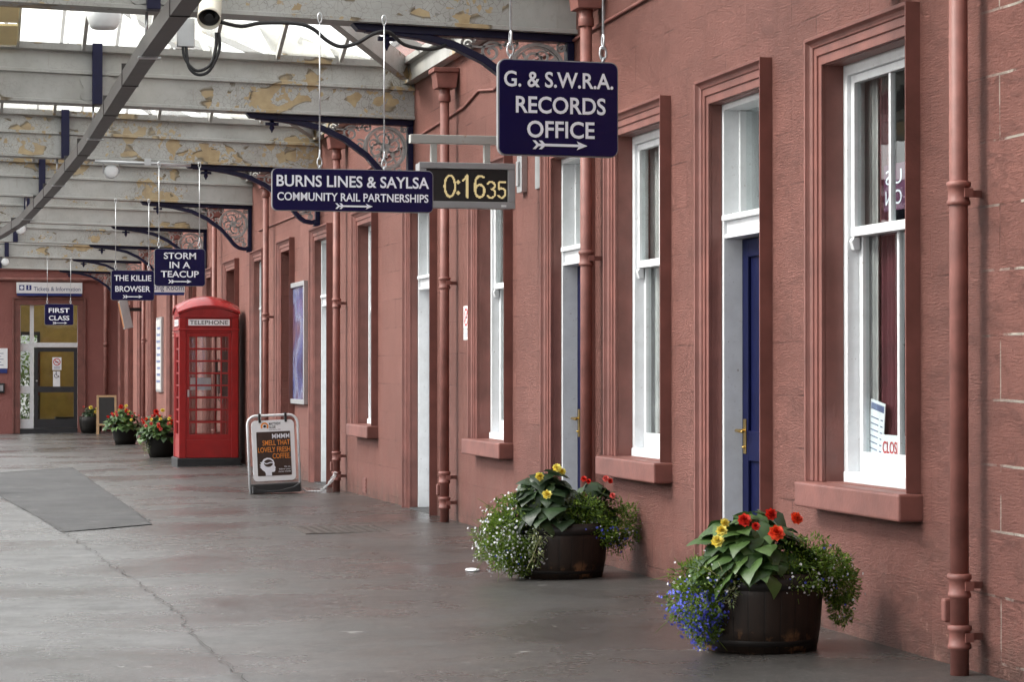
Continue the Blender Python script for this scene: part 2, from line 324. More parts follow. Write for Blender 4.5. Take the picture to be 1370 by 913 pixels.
M['begleafdk'] = leaf_mat('dark_begonia_leaf', (0.018, 0.035, 0.016), (0.045, 0.085, 0.032), 0.4, 8)
M['lobleaf'] = leaf_mat('lobelia_leaf', (0.055, 0.115, 0.010), (0.17, 0.27, 0.03), 0.5, 14, 0.35)
M['ivy'] = leaf_mat('variegated_ivy', (0.10, 0.16, 0.05), (0.38, 0.42, 0.22), 0.45, 30)
M['treeleaf'] = leaf_mat('tree_leaf', (0.04, 0.075, 0.015), (0.12, 0.17, 0.04), 0.5, 3)
M['fred'] = leaf_mat('red_petal', (0.50, 0.010, 0.008), (0.72, 0.035, 0.015), 0.5, 30, 0.2)
M['forange'] = leaf_mat('orange_red_petal', (0.68, 0.03, 0.01), (0.80, 0.08, 0.02), 0.5, 30, 0.2)
M['fpink'] = leaf_mat('coral_petal', (0.62, 0.07, 0.07), (0.78, 0.16, 0.13), 0.5, 30, 0.2)
M['fyel'] = leaf_mat('yellow_petal', (0.80, 0.58, 0.03), (0.90, 0.78, 0.20), 0.5, 30, 0.2)
M['fblue'] = leaf_mat('blue_petal', (0.04, 0.05, 0.46), (0.12, 0.15, 0.72), 0.5, 30, 0.2)
M['fwhite'] = leaf_mat('white_petal', (0.70, 0.72, 0.78), (0.82, 0.83, 0.86), 0.5, 30, 0.2)
def barrel_mat():
    m, n, b = nodes('old_oak_staves')
    tc = n.nodes.new('ShaderNodeTexCoord')
    sp = n.nodes.new('ShaderNodeSeparateXYZ'); n.links.new(tc.outputs['Object'], sp.inputs[0])
    at = N(n, 'ShaderNodeMath', operation='ARCTAN2'); n.links.new(sp.outputs[1], at.inputs[0]); n.links.new(sp.outputs[0], at.inputs[1])
    mu = N(n, 'ShaderNodeMath', operation='MULTIPLY'); mu.inputs[1].default_value = 24/(2*PI); n.links.new(at.outputs[0], mu.inputs[0])
    fr = N(n, 'ShaderNodeMath', operation='FRACT'); n.links.new(mu.outputs[0], fr.inputs[0])
    fl = N(n, 'ShaderNodeMath', operation='FLOOR'); n.links.new(mu.outputs[0], fl.inputs[0])
    wn = n.nodes.new('ShaderNodeTexWhiteNoise'); wn.noise_dimensions = '1D'; n.links.new(fl.outputs[0], wn.inputs['W'])
    mp = n.nodes.new('ShaderNodeMapping'); mp.inputs['Scale'].default_value = (9, 9, 1.5); n.links.new(tc.outputs['Object'], mp.inputs[0])
    gr = noise(n, mp.outputs[0], 3, 6, 0.7)
    col = ramp(n, gr, [(0.3, (0.008, 0.005, 0.0035)), (0.75, (0.032, 0.018, 0.012))]).outputs[0]
    col = mixc(n, wn.outputs[0], col, mixc(n, 0.5, col, (0.022, 0.014, 0.010)))
    rust = noise(n, tc.outputs['Object'], 9, 4, 0.6)
    lowm = N(n, 'ShaderNodeMapRange'); lowm.inputs['From Min'].default_value = 0.13; lowm.inputs['From Max'].default_value = 0.05; n.links.new(sp.outputs[2], lowm.inputs['Value'])
    rm = N(n, 'ShaderNodeMath', operation='MULTIPLY'); n.links.new(lowm.outputs[0], rm.inputs[0]); n.links.new(ramp(n, rust, [(0.54, 0.0), (0.66, 0.9)]).outputs[0], rm.inputs[1])
    col = mixc(n, rm.outputs[0], col, (0.30, 0.15, 0.07))
    gap = ramp(n, fr.outputs[0], [(0.0, 1.0), (0.045, 0.0), (0.955, 0.0), (1.0, 1.0)]).outputs[0]
    col = mixc(n, gap, col, (0.004, 0.003, 0.003))
    n.links.new(col, b.inputs['Base Color']); b.inputs['Roughness'].default_value = 0.5; b.inputs['Specular IOR Level'].default_value = 0.3
    iv = N(n, 'ShaderNodeMath', operation='SUBTRACT'); iv.inputs[0].default_value = 1; n.links.new(gap, iv.inputs[1])
    n1 = bump(n, None, iv.outputs[0], 0.35, 0.003); bump(n, b, gr, 0.4, 0.004, n1); return m
M['barrel'] = barrel_mat()
def poster_mat():
    m, n, b = nodes('travel_poster'); p = pos(n, (1, 0.9, 0.8))
    f = noise(n, p, 1.5, 3, 0.5)
    r = ramp(n, f, [(0.28, (0.02, 0.018, 0.07)), (0.42, (0.06, 0.08, 0.22)), (0.52, (0.19, 0.21, 0.32)), (0.58, (0.07, 0.045, 0.12)), (0.72, (0.28, 0.15, 0.11))]).outputs[0]
    n.links.new(r, b.inputs['Base Color']); b.inputs['Roughness'].default_value = 0.18; return m
M['poster'] = poster_mat()
def rustbar():
    m, n, b = nodes('grey_bar_with_rust'); p = pos(n)
    c = mixc(n, ramp(n, noise(n, p, 9, 4), [(0.60, 0.0), (0.70, 1.0)]).outputs[0], (0.44, 0.44, 0.42), (0.25, 0.11, 0.025))
    n.links.new(c, b.inputs['Base Color']); b.inputs['Roughness'].default_value = 0.55; return m
M['rustbar'] = rustbar()

# ------------------------------------------------------------------ mesh helpers
class B:
    """collects geometry, then links it as ONE mesh object"""
    def __init__(s): s.v = []; s.f = []; s.sm = []
    def add(s, vs, fs, smooth=False):
        o = len(s.v); s.v += [tuple(p) for p in vs]
        for f in fs: s.f.append(tuple(i+o for i in f)); s.sm.append(smooth)
        return s
    def box(s, x0, x1, y0, y1, z0, z1, mtx=None):
        vs = [Vector((x, y, z)) for x in (x0, x1) for y in (y0, y1) for z in (z0, z1)]
        if mtx: vs = [mtx @ v for v in vs]
        return s.add(vs, [(0, 1, 3, 2), (4, 6, 7, 5), (0, 4, 5, 1), (2, 3, 7, 6), (0, 2, 6, 4), (1, 5, 7, 3)])
    def prism(s, poly, axis, a, b, fn=None, smooth=False):
        """poly in the two other axes (x:(y,z) y:(x,z) z:(x,y)), extruded from a to b"""
        n = len(poly)
        def mk(p, t):
            q = {'x': (t, p[0], p[1]), 'y': (p[0], t, p[1]), 'z': (p[0], p[1], t)}[axis]
            return fn(q) if fn else q
        vs = [mk(p, a) for p in poly] + [mk(p, b) for p in poly]
        fs = [(i, (i+1) % n, n+(i+1) % n, n+i) for i in range(n)]
        s.add(vs, fs, smooth)
        o = len(s.v) - 2*n
        s.f.append(tuple(range(o+n-1, o-1, -1))); s.sm.append(False)
        s.f.append(tuple(range(o+n, o+2*n))); s.sm.append(False)
        return s
    def tube(s, pts, r, n=8, caps=True, smooth=True):
        pts = [Vector(p) for p in pts]; rs = r if hasattr(r, '__len__') else [r]*len(pts)
        rings = []; up = None
        for i, p in enumerate(pts):
            d = (pts[min(i+1, len(pts)-1)] - pts[max(i-1, 0)]).normalized()
            if up is None: up = Vector((0, 0, 1)) if abs(d.z) < 0.9 else Vector((1, 0, 0))
            sd = d.cross(up).normalized(); up = sd.cross(d).normalized()
            rings.append([p + (sd*math.cos(2*PI*k/n) + up*math.sin(2*PI*k/n))*rs[i] for k in range(n)])
        vs = [q for rg in rings for q in rg]
        fs = [(i*n+k, i*n+(k+1) % n, (i+1)*n+(k+1) % n, (i+1)*n+k) for i in range(len(pts)-1) for k in range(n)]
        o = len(s.v); s.add(vs, fs, smooth)
        if caps:
            s.f.append(tuple(o+k for k in range(n))[::-1]); s.sm.append(False)
            e = o+(len(pts)-1)*n; s.f.append(tuple(e+k for k in range(n))); s.sm.append(False)
        return s
    def lathe(s, prof, n=28, c=(0, 0, 0), axis='z', smooth=True, caps=True):
        vs = []
        for (r, h) in prof:
            for k in range(n):
                a = 2*PI*k/n; u, v = r*math.cos(a), r*math.sin(a)
                p = {'z': (u, v, h), 'y': (u, h, v), 'x': (h, u, v)}[axis]
                vs.append((p[0]+c[0], p[1]+c[1], p[2]+c[2]))
        fs = [(i*n+k, i*n+(k+1) % n, (i+1)*n+(k+1) % n, (i+1)*n+k) for i in range(len(prof)-1) for k in range(n)]
        o = len(s.v); s.add(vs, fs, smooth)
        if caps:
            s.f.append(tuple(o+k for k in range(n))[::-1]); s.sm.append(False)
            e = o+(len(prof)-1)*n; s.f.append(tuple(e+k for k in range(n))); s.sm.append(False)
        return s
    def ribbon(s, pts, w, y0, y1):
        """flat iron strip drawn in the XZ plane, thick from y0 to y1"""
        n = len(pts); L = []; Rr = []
        for i, p in enumerate(pts):
            a = pts[max(i-1, 0)]; b = pts[min(i+1, n-1)]
            dx, dz = b[0]-a[0], b[1]-a[1]; l = math.hypot(dx, dz) or 1
            ww = w[i] if hasattr(w, '__len__') else w
            L.append((p[0]-dz/l*ww/2, p[1]+dx/l*ww/2)); Rr.append((p[0]+dz/l*ww/2, p[1]-dx/l*ww/2))
        vs = []
        for i in range(n): vs += [(L[i][0], y0, L[i][1]), (Rr[i][0], y0, Rr[i][1]), (Rr[i][0], y1, Rr[i][1]), (L[i][0], y1, L[i][1])]
        fs = [(i*4+k, i*4+(k+1) % 4, (i+1)*4+(k+1) % 4, (i+1)*4+k) for i in range(n-1) for k in range(4)]
        fs += [(3, 2, 1, 0), ((n-1)*4, (n-1)*4+1, (n-1)*4+2, (n-1)*4+3)]
        return s.add(vs, fs)
    def build(s, name, m, parent=None, bevel=0.0, loc=None, seg=2):
        me = bpy.data.meshes.new(name); me.from_pydata(s.v, [], s.f); me.validate()
        me.polygons.foreach_set('use_smooth', s.sm[:len(me.polygons)] if len(s.sm) >= len(me.polygons) else [False]*len(me.polygons))
        bm = bmesh.new(); bm.from_mesh(me); bmesh.ops.recalc_face_normals(bm, faces=bm.faces[:]); bm.to_mesh(me); bm.free()
        me.materials.append(M[m] if isinstance(m, str) else m)
        o = bpy.data.objects.new(name, me); C.objects.link(o)
        if parent: o.parent = parent
        if loc: o.location = loc
        if bevel:
            md = o.modifiers.new('bevel', 'BEVEL'); md.width = bevel; md.segments = seg; md.limit_method = 'ANGLE'; md.angle_limit = R(40)
        return o
def raw(name, vs, fs, m, parent=None, smooth=True):
    me = bpy.data.meshes.new(name); me.from_pydata(vs, [], fs); me.materials.append(M[m])
    if smooth: me.polygons.foreach_set('use_smooth', [True]*len(me.polygons))
    o = bpy.data.objects.new(name, me); C.objects.link(o)
    if parent: o.parent = parent
    return o
def tag(o, label=None, cat=None, group=None, kind=None):
    if label: o['label'] = label
    if cat: o['category'] = cat
    if group: o['group'] = group
    if kind: o['kind'] = kind
    return o
def thing(name, label, cat, loc=(0, 0, 0), rz=0, group=None):
    o = bpy.data.objects.new(name, None); C.objects.link(o); o.empty_display_size = 0.2
    o.location = loc; o.rotation_euler = (0, 0, rz); return tag(o, label, cat, group)
def copy_tree(o, parent=None):
    c = o.copy(); C.objects.link(c)
    if parent: c.parent = parent
    for ch in [k for k in bpy.data.objects if k.parent == o]: copy_tree(ch, c)
    return c
def text(name, s, h, m, parent, at, width=None, align='CENTER', bold=0.0, face='-y', ext=0.002, spacing=1.0, mirror=False):
    """lettering as a mesh; h = capital height in metres, at = centre / left of the baseline"""
    cu = bpy.data.curves.new('lettering', 'FONT'); cu.body = s; cu.size = 1.0; cu.offset = bold; cu.extrude = 0.0; cu.space_character = spacing
    cu.align_x = 'LEFT'; cu.resolution_u = 4
    t = bpy.data.objects.new('lettering', cu); C.objects.link(t)
    dg = bpy.context.evaluated_depsgraph_get(); dg.update()
    me = bpy.data.meshes.new_from_object(t.evaluated_get(dg)); bpy.data.objects.remove(t); bpy.data.curves.remove(cu)
    xs = [v.co.x for v in me.vertices]; x0, x1 = min(xs), max(xs)
    k = h / 0.70; kx = k if width is None else width / (x1-x0)
    wd = (x1-x0)*kx
    off = {'CENTER': -wd/2, 'LEFT': 0, 'RIGHT': -wd}[align]
    for v in me.vertices:
        u = (v.co.x-x0)*kx + off; z = v.co.y*k
        if mirror: u = -u
        if face == '-y': v.co = (at[0]+u, at[1]-ext, at[2]+z)
        elif face == '-x': v.co = (at[0]-ext, at[1]-u, at[2]+z)
    me.materials.clear(); me.materials.append(M[m]); me.name = name
    o = bpy.data.objects.new(name, me); C.objects.link(o)
    if parent: o.parent = parent
    return o
def gz(x, y): return -0.0053*max(0.0, y-24) + 0.016*max(x, -3.2) if x < 0 else -0.0053*max(0.0, y-24)
rnd = random.Random(7)

# ------------------------------------------------------------------ ground
b = B(); b.add([(-1500, -1500, -1.15), (1500, -1500, -1.15), (1500, 1500, -1.15), (-1500, 1500, -1.15)], [(0, 1, 2, 3)])
tag(b.build('ground', 'ballast'), kind='structure')
b = B(); xs = [-7.0, -6, -5, -3.2, -2.4, -1.6, -0.8, 0.0, 0.5]; ys = [-32 + 1.0*i for i in range(99)]
vs = [(x, y, gz(x, y)) for y in ys for x in xs]; nx = len(xs)
b.add(vs, [(j*nx+i, j*nx+i+1, (j+1)*nx+i+1, (j+1)*nx+i) for j in range(len(ys)-1) for i in range(nx-1)], True)
k = len(b.v); b.add([(-7.0, -32, -1.2), (-7.0, 66, -1.2), (-7.0, 66, gz(-7, 66)), (-7.0, -32, gz(-7, -32))], [(0, 1, 2, 3)])
tag(b.build('platform', 'asphalt'), kind='structure')
# darker rectangular repair in the asphalt
b = B(); q = [(-3.93, 36.2), (-2.58, 38.3), (-2.56, 36.5), (-2.52, 33.6), (-2.62, 29.3), (-2.57, 25.2), (-2.67, 22.7), (-3.1, 22.35), (-3.5, 22.0), (-3.62, 24.1), (-3.74, 26.4), (-3.9, 29.2), (-4.02, 31.6), (-4.1, 34.0)]
def drape(poly, dz): return [(x, y, gz(x, y)+dz) for x, y in poly]
b.add(drape([(-3.93, 36.2), (-2.575, 38.3), (-2.60, 33.6), (-4.08, 33.0)], 0.006), [(0, 3, 2, 1)])
b.add(drape([(-4.08, 33.0), (-2.60, 33.6), (-2.625, 29.3), (-3.9, 29.2)], 0.006), [(0, 3, 2, 1)])
b.add(drape([(-3.9, 29.2), (-2.625, 29.3), (-2.645, 25.2), (-3.70, 25.4)], 0.006), [(0, 3, 2, 1)])
b.add(drape([(-3.70, 25.4), (-2.645, 25.2), (-2.665, 22.7), (-3.52, 21.9)], 0.006), [(0, 3, 2, 1)])
tag(b.build('asphalt_repair', 'patch'), kind='structure')
def crack(pts, w0, seed):
    rr = random.Random(seed); P = []
    for (a, c) in zip(pts[:-1], pts[1:]):
        n = max(3, int(math.hypot(c[0]-a[0], c[1]-a[1])/0.12))
        for i in range(n):
            t = i/n; P.append((a[0]+(c[0]-a[0])*t+rr.uniform(-0.022, 0.022), a[1]+(c[1]-a[1])*t))
    P.append(pts[-1]); bb = B(); L = []
    for i, p in enumerate(P):
        ww = w0*rr.uniform(0.35, 1.3); L.append((p[0]-ww/2, p[1], gz(p[0], p[1])+0.010)); L.append((p[0]+ww/2, p[1]+rr.uniform(-.02, .02), gz(p[0], p[1])+0.010))
    bb.add(L, [(2*i, 2*i+1, 2*i+3, 2*i+2) for i in range(len(P)-1)]); return bb
tag(crack([(-3.93, 29.2), (-3.70, 25.4), (-3.50, 21.9), (-3.387, 19.26), (-3.27, 16.29), (-3.203, 14.42), (-3.245, 13.34), (-3.21, 11.42), (-3.18, 10.6), (-3.1, 8)], 0.008, 3).build('pavement_crack', 'crack'), kind='structure')
tag(crack([(-2.575, 38.2), (-2.60, 33.6), (-2.625, 29.3), (-2.645, 25.2), (-2.665, 22.7), (-3.5, 21.9)], 0.012, 9).build('repair_joint', 'crack'), kind='structure')

# ------------------------------------------------------------------ station building along the platform
bld = thing('station_building', 'long station building of painted red sandstone running down the right of the platform', 'building', (0, 30, 0))
def W(bb, name, m, par=None, **k):           # world-space geometry re-based on the building's empty
    bb.v = [(x, y-30, z) for x, y, z in bb.v]; return bb.build(name, m, par or bld, **k)
WIN = [(11.16, 12.34), (15.28, 16.43), (19.76, 20.94), (26.11, 27.20)]
DOOR = [(13.31, 14.31), (17.16, 18.28), (22.90, 24.08), (29.24, 30.45), (35.32, 36.49)]
RECESS = [(32.45, 33.55), (38.63, 40.14), (42.1, 43.2), (45.2, 46.3), (49.0, 50.2), (53.6, 54.8), (56.6, 57.8), (60.2, 61.4), (63.0, 64.1)]
ops = [(a, c, 0.775, 2.985, 'w') for a, c in WIN] + [(a, c, -0.5, 2.985, 'd') for a, c in DOOR] + [(a, c, -0.5, 2.985, 'r') for a, c in RECESS]
ops.sort()
def wall_mesh(y0, y1, z0, z1, ops, th):
    bb = B(); ysl = sorted({y0, y1, *[o[0] for o in ops], *[o[1] for o in ops]}); zs = sorted({z0, z1, *[o[2] for o in ops], *[o[3] for o in ops]})
    zs = [z for z in zs if z0 <= z <= z1]
    inside = lambda y, z: any(o[0] < y < o[1] and o[2] < z < o[3] for o in ops)
    for i in range(len(ysl)-1):
        for j in range(len(zs)-1):
            ya, yb, za, zb = ysl[i], ysl[i+1], zs[j], zs[j+1]
            if inside((ya+yb)/2, (za+zb)/2): continue
            for x in (0, th): bb.add([(x, ya, za), (x, yb, za), (x, yb, zb), (x, ya, zb)], [(0, 1, 2, 3) if x else (3, 2, 1, 0)])
    for o in ops:
        a, c, zl, zh = o[:4]; zl = max(zl, z0)
        bb.add([(0, a, zl), (th, a, zl), (th, a, zh), (0, a, zh)], [(0, 1, 2, 3)])
        bb.add([(0, c, zl), (th, c, zl), (th, c, zh), (0, c, zh)], [(3, 2, 1, 0)])
        bb.add([(0, a, zh), (th, a, zh), (th, c, zh), (0, c, zh)], [(0, 1, 2, 3)])
        bb.add([(0, a, zl), (th, a, zl), (th, c, zl), (0, c, zl)], [(3, 2, 1, 0)])
    bb.add([(0, y0, z0), (th, y0, z0), (th, y0, z1), (0, y0, z1)], [(0, 1, 2, 3)])
    bb.add([(0, y0, z1), (th, y0, z1), (th, y1, z1), (0, y1, z1)], [(0, 1, 2, 3)])
    return bb
wb = wall_mesh(-30, 65, -0.5, 4.70, ops, 0.34)
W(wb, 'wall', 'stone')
bb = B(); bb.box(0.345, 4.3, -30, 65, 4.5, 4.69); bb.box(-0.02, 0.36, -30, 65, 4.701, 4.76); W(bb, 'roof', 'dark')
bb = B(); bb.box(4.0, 4.2, -30, 65, -0.5, 4.49); bb.box(0.36, 4.0, -30, 65, -0.5, -0.3); bb.box(0.36, 4.0, -30, 65, 3.4, 3.5)
for y in (-6, 9.6, 12.85, 14.85, 18.9, 22.2, 25.2, 28.4, 31.6, 37.5, 47.5, 55.6): bb.box(0.36, 4.0, y, y+0.1, -0.29, 3.39)
W(bb, 'room_lining', 'room')

def architrave(a, c, zb, zt, kh=1.2):
    """moulded surround: two stepped fasciae, a cove and a raised lip, swept with mitres round jamb, head and jamb"""
    prof = [(0.0, -0.002), (0.0, 0.020), (0.040, 0.020), (0.042, 0.031), (0.078, 0.031), (0.080, 0.040), (0.088, 0.043), (0.098, 0.050), (0.104, 0.062), (0.108, 0.073), (0.122, 0.075), (0.122, -0.002)]
    bb = B(); vs = []
    for o, p in prof: vs += [(-p, c+o, zb), (-p, c+o, zt+o*kh), (-p, a-o, zt+o*kh), (-p, a-o, zb)]
    bb.add(vs, [(4*i+k, 4*i+k+1, 4*i+k+5, 4*i+k+4) for i in range(len(prof)-1) for k in range(3)])
    n_ = len(prof)
    bb.f.append(tuple(4*i for i in range(n_))); bb.sm.append(False); bb.f.append(tuple(4*i+3 for i in range(n_))[::-1]); bb.sm.append(False)
    return bb
def sash_window(a, c, zb, zt, meet=2.10):
    fx = 0.115
    fr = B(); mid = (a+c)/2
    for y0, y1 in ((a, a+0.055), (c-0.055, c)): fr.box(fx-0.012, fx+0.09, y0, y1, zb, zt)
    fr.box(fx-0.012, fx+0.09, a+0.055, c-0.055, zt-0.06, zt); fr.box(fx-0.035, fx+0.10, a+0.056, c-0.056, zb, zb+0.055)
    # upper sash
    for y0, y1 in ((a+0.056, a+0.10), (c-0.10, c-0.056)): fr.box(fx+0.010, fx+0.050, y0, y1, meet-0.03, zt-0.061)
    fr.box(fx+0.010, fx+0.050, a+0.101, c-0.101, zt-0.105, zt-0.061); fr.box(fx+0.006, fx+0.052, a+0.057, c-0.057, meet-0.03, meet+0.02)
    fr.box(fx+0.013, fx+0.043, mid-0.013, mid+0.013, meet+0.021, zt-0.106)
    for y0 in (a+0.058, c-0.099):                               # sash horns
        fr.prism([(fx+0.011, meet-0.10), (fx+0.045, meet-0.10), (fx+0.045, meet-0.031), (fx+0.011, meet-0.031), (fx-0.004, meet-0.055)], 'y', y0, y0+0.040, fn=lambda q: q)
    # lower sash, set back
    for y0, y1 in ((a+0.056, a+0.106), (c-0.106, c-0.056)): fr.box(fx+0.054, fx+0.094, y0, y1, zb+0.056, meet+0.015)
    fr.box(fx+0.054, fx+0.094, a+0.107, c-0.107, zb+0.056, zb+0.16); fr.box(fx+0.054, fx+0.094, a+0.107, c-0.107, meet-0.028, meet+0.015)
    fr.box(fx+0.058, fx+0.090, mid-0.013, mid+0.013, zb+0.161, meet-0.029)
    w_ = W(fr, 'window', 'white', bevel=0.004)
    gl = B(); gl.box(fx+0.028, fx+0.032, a+0.09, c-0.09, meet, zt-0.09); gl.box(fx+0.072, fx+0.076, a+0.09, c-0.09, zb+0.14, meet)
    W(gl, 'pane', 'glass', w_)
    W(architrave(a, c, zb, zt), 'architrave', 'trim', w_, bevel=0.002)
    s = B(); s.box(-0.125, 0.10, a-0.145, c+0.145, zb-0.135, zb-0.002)
    so_ = W(s, 'sill', 'trim', w_, bevel=0.012)
    rv = B()
    rv.box(0.002, fx-0.014, a-0.001, a+0.003, zb, zt-0.001); rv.box(0.002, fx-0.014, c-0.003, c+0.001, zb, zt-0.001); rv.box(0.002, fx-0.014, a+0.003, c-0.003, zt-0.004, zt)
    W(rv, 'reveal', 'trim', w_)
    return w_
for i, (a, c) in enumerate(WIN):
    w_ = sash_window(a, c, 0.775, 2.985)
    fx = 0.115
    def folds(y0, y1, z0, z1, x, amp, n):
        cb = B(); k = 60; P = [(x + amp*math.sin(n*2*PI*t/k) + amp*0.5*math.sin(n*4.7*PI*t/k), y0+(y1-y0)*t/k) for t in range(k+1)]
        vs = []
        for (px, py) in P: vs += [(px, py, z0), (px, py, z1)]
        cb.add(vs, [(2*t, 2*t+2, 2*t+3, 2*t+1) for t in range(k)], True); return cb
    if i == 0:
        W(folds(12.17, 12.335, 0.80, 2.95, 0.232, 0.010, 3), 'curtain', 'curtain', w_)
        W(folds(11.80, 12.16, 0.80, 2.08, 0.255, 0.012, 4), 'curtain', 'maroon', w_)
        W(folds(12.05, 12.165, 2.09, 2.95, 0.245, 0.008, 2), 'curtain', 'maroon', w_)
    else:
        W(folds(a+0.02, c-0.01, 0.80, 2.95, 0.236, 0.012, 9), 'curtain', 'curtain', w_)

def door_set(a, c, zt, leafm, trans=2.24, leafx=0.19, handle=False, fan='glass'):
    fr = B(); fx = 0.066; zb = gz(-0.05, a)
    for y0, y1 in ((a, a+0.035), (c-0.035, c)): fr.box(fx, 0.335, y0, y1, zb, zt)
    fr.box(fx, 0.335, a+0.036, c-0.036, zt-0.04, zt)
    fr.box(fx+0.02, 0.32, a+0.036, c-0.036, trans-0.05, trans+0.03); fr.box(fx-0.015, 0.30, a+0.037, c-0.037, trans+0.031, trans+0.065); fr.box(fx+0.005, 0.30, a+0.037, c-0.037, trans-0.075, trans-0.051)
    for y0, y1 in ((a+0.036, a+0.066), (c-0.066, c-0.036)):
        fr.box(leafx-0.03, leafx+0.05, y0, y1, trans+0.07, zt-0.041)
    d = W(fr, 'door', 'white', bevel=0.004)
    lf = B(); y0, y1 = a+0.038, c-0.038
    lf.box(leafx+0.012, leafx+0.04, y0+0.001, y1-0.001, zb+0.02, trans-0.08)
    st = 0.11
    for ya, yb in ((y0, y0+st), (y1-st, y1), ((y0+y1)/2-0.05, (y0+y1)/2+0.05)): lf.box(leafx-0.008, leafx+0.012, ya, yb, zb+0.02, trans-0.08)
    for za, zb2 in ((zb+0.021, zb+0.22), (0.82, 1.0), (trans-0.19, trans-0.081)):
        lf.box(leafx-0.0075, leafx+0.0115, y0+st, y1-st, za, zb2)
    lo = W(lf, 'leaf', leafm, d, bevel=0.004)
    if handle:
        h = B(); yy = c-0.10
        h.box(leafx-0.016, leafx-0.008, yy-0.022, yy+0.022, 0.86, 1.07)
        h.tube([(leafx-0.016, yy, 1.0), (leafx-0.06, yy, 1.0), (leafx-0.062, yy+0.02, 1.0), (leafx-0.062, yy-0.11, 0.995)], 0.010, 8)
        h.lathe([(0.006, leafx-0.03), (0.012, leafx-0.017)], 10, (0, yy, 0.90), 'x')
        W(h, 'handle', 'brass', d, bevel=0.002)
    g = B(); g.box(leafx+0.008, leafx+0.012, a+0.06, c-0.06, trans+0.066, zt-0.041)
    W(g, 'pane', fan, d)
    if fan == 'glass':
        cu = B(); cu.box(leafx+0.10, leafx+0.105, a+0.05, c-0.05, trans+0.05, zt-0.03); W(cu, 'blind', 'curtain', d)
    W(architrave(a, c, zb, zt), 'architrave', 'trim', d, bevel=0.002)
    bk = B()
    for ya, yb in ((a-0.14, a+0.001), (c-0.001, c+0.14)): bk.box(-0.085, 0.001, ya, yb, zb-0.05, 0.52)      # plinth block of the jamb
    rv = B(); rv.box(0.002, fx-0.004, a-0.001, a+0.003, zb, zt-0.001); rv.box(0.002, fx-0.004, c-0.003, c+0.001, zb, zt-0.001); rv.box(0.002, fx-0.004, a+0.003, c-0.003, zt-0.004, zt)
    W(rv, 'reveal', 'trim', d)
    stp = B(); stp.box(-0.02, 0.335, a+0.002, c-0.002, zb-0.3, zb+0.012); W(stp, 'doorstep', 'patch', d, bevel=0.006)
    return d
door_set(*DOOR[0], 2.985, 'bluedoor', handle=True)
door_set(*DOOR[1], 2.985, 'bluedoor', handle=True)
door_set(*DOOR[2], 2.985, 'white', leafx=0.18)
door_set(*DOOR[3], 2.985, 'white', leafx=0.20)
door_set(*DOOR[4], 2.985, 'white', leafx=0.18)
for i, (a, c) in enumerate(RECESS):
    d = B(); zb = gz(0, a); d.box(0.24, 0.30, a, c, zb, 2.985)
    st = 0.12
    for ya, yb in ((a, a+st), (c-st, c)): d.box(0.215, 0.24, ya, yb, zb, 2.985)
    for za, zz in ((zb, zb+0.22), (1.0, 1.15), (2.1, 2.2), (2.86, 2.984)): d.box(0.2155, 0.2405, a+st, c-st, za, zz)
    dd = W(d, 'door', 'trim' if i != 5 else 'white', bevel=0.004)
    W(architrave(a, c, zb, 2.985), 'architrave', 'trim', dd, bevel=0.002)

# downpipes: pipe, hopper head, collars, access piece at the foot
def downpipe(y):
    x = -0.115; zb = gz(x, y)
    p = B(); p.lathe([(0.042, zb-0.02), (0.042, 3.92)], 20, (x, y, 0))
    d = W(p, 'drainpipe', 'pipe')
    h = B()
    h.prism([(x-0.085, 3.92), (x+0.085, 3.92), (x+0.105, 4.06), (x-0.105, 4.06)], 'y', y-0.11, y+0.11)
    h.box(x-0.125, x+0.11, y-0.13, y+0.13, 4.06, 4.10); h.lathe([(0.056, 3.80), (0.056, 3.86), (0.05, 3.865), (0.05, 3.92)], 20, (x, y, 0))
    W(h, 'hopper_head', 'pipe', d, bevel=0.008)
    for z in (2.16, 0.40, 0.17):
        cl = B(); z += zb*0.7
        cl.lathe([(0.044, z-0.055), (0.053, z-0.052), (0.053, z-0.035), (0.048, z-0.03), (0.048, z+0.025), (0.055, z+0.03), (0.055, z+0.05), (0.044, z+0.055)], 20, (x, y, 0))
        cl.box(x+0.005, x+0.045, y-0.058, y+0.058, z-0.02, z+0.02); cl.box(x+0.045, -0.001, y+0.005, y+0.03, z-0.016, z+0.016);
        W(cl, 'collar', 'pipe', d)
    ac = B(); ac.box(x-0.066, x-0.025, y+0.018, y+0.062, 0.235+zb, 0.34+zb); W(ac, 'access_cap', 'pipe', d, bevel=0.01)
PIPES = [10.317, 16.852, 21.86, 28.08, 34.385, 40.995, 48.03, 55.53]
for y in PIPES: downpipe(y)
# air brick
ab = B(); ab.box(-0.006, 0.0, 26.70, 26.93, 0.02, 0.19)
for k in range(4): ab.box(-0.012, -0.006, 26.71, 26.92, 0.035+k*0.04, 0.055+k*0.04)
W(ab, 'air_brick', 'trim')

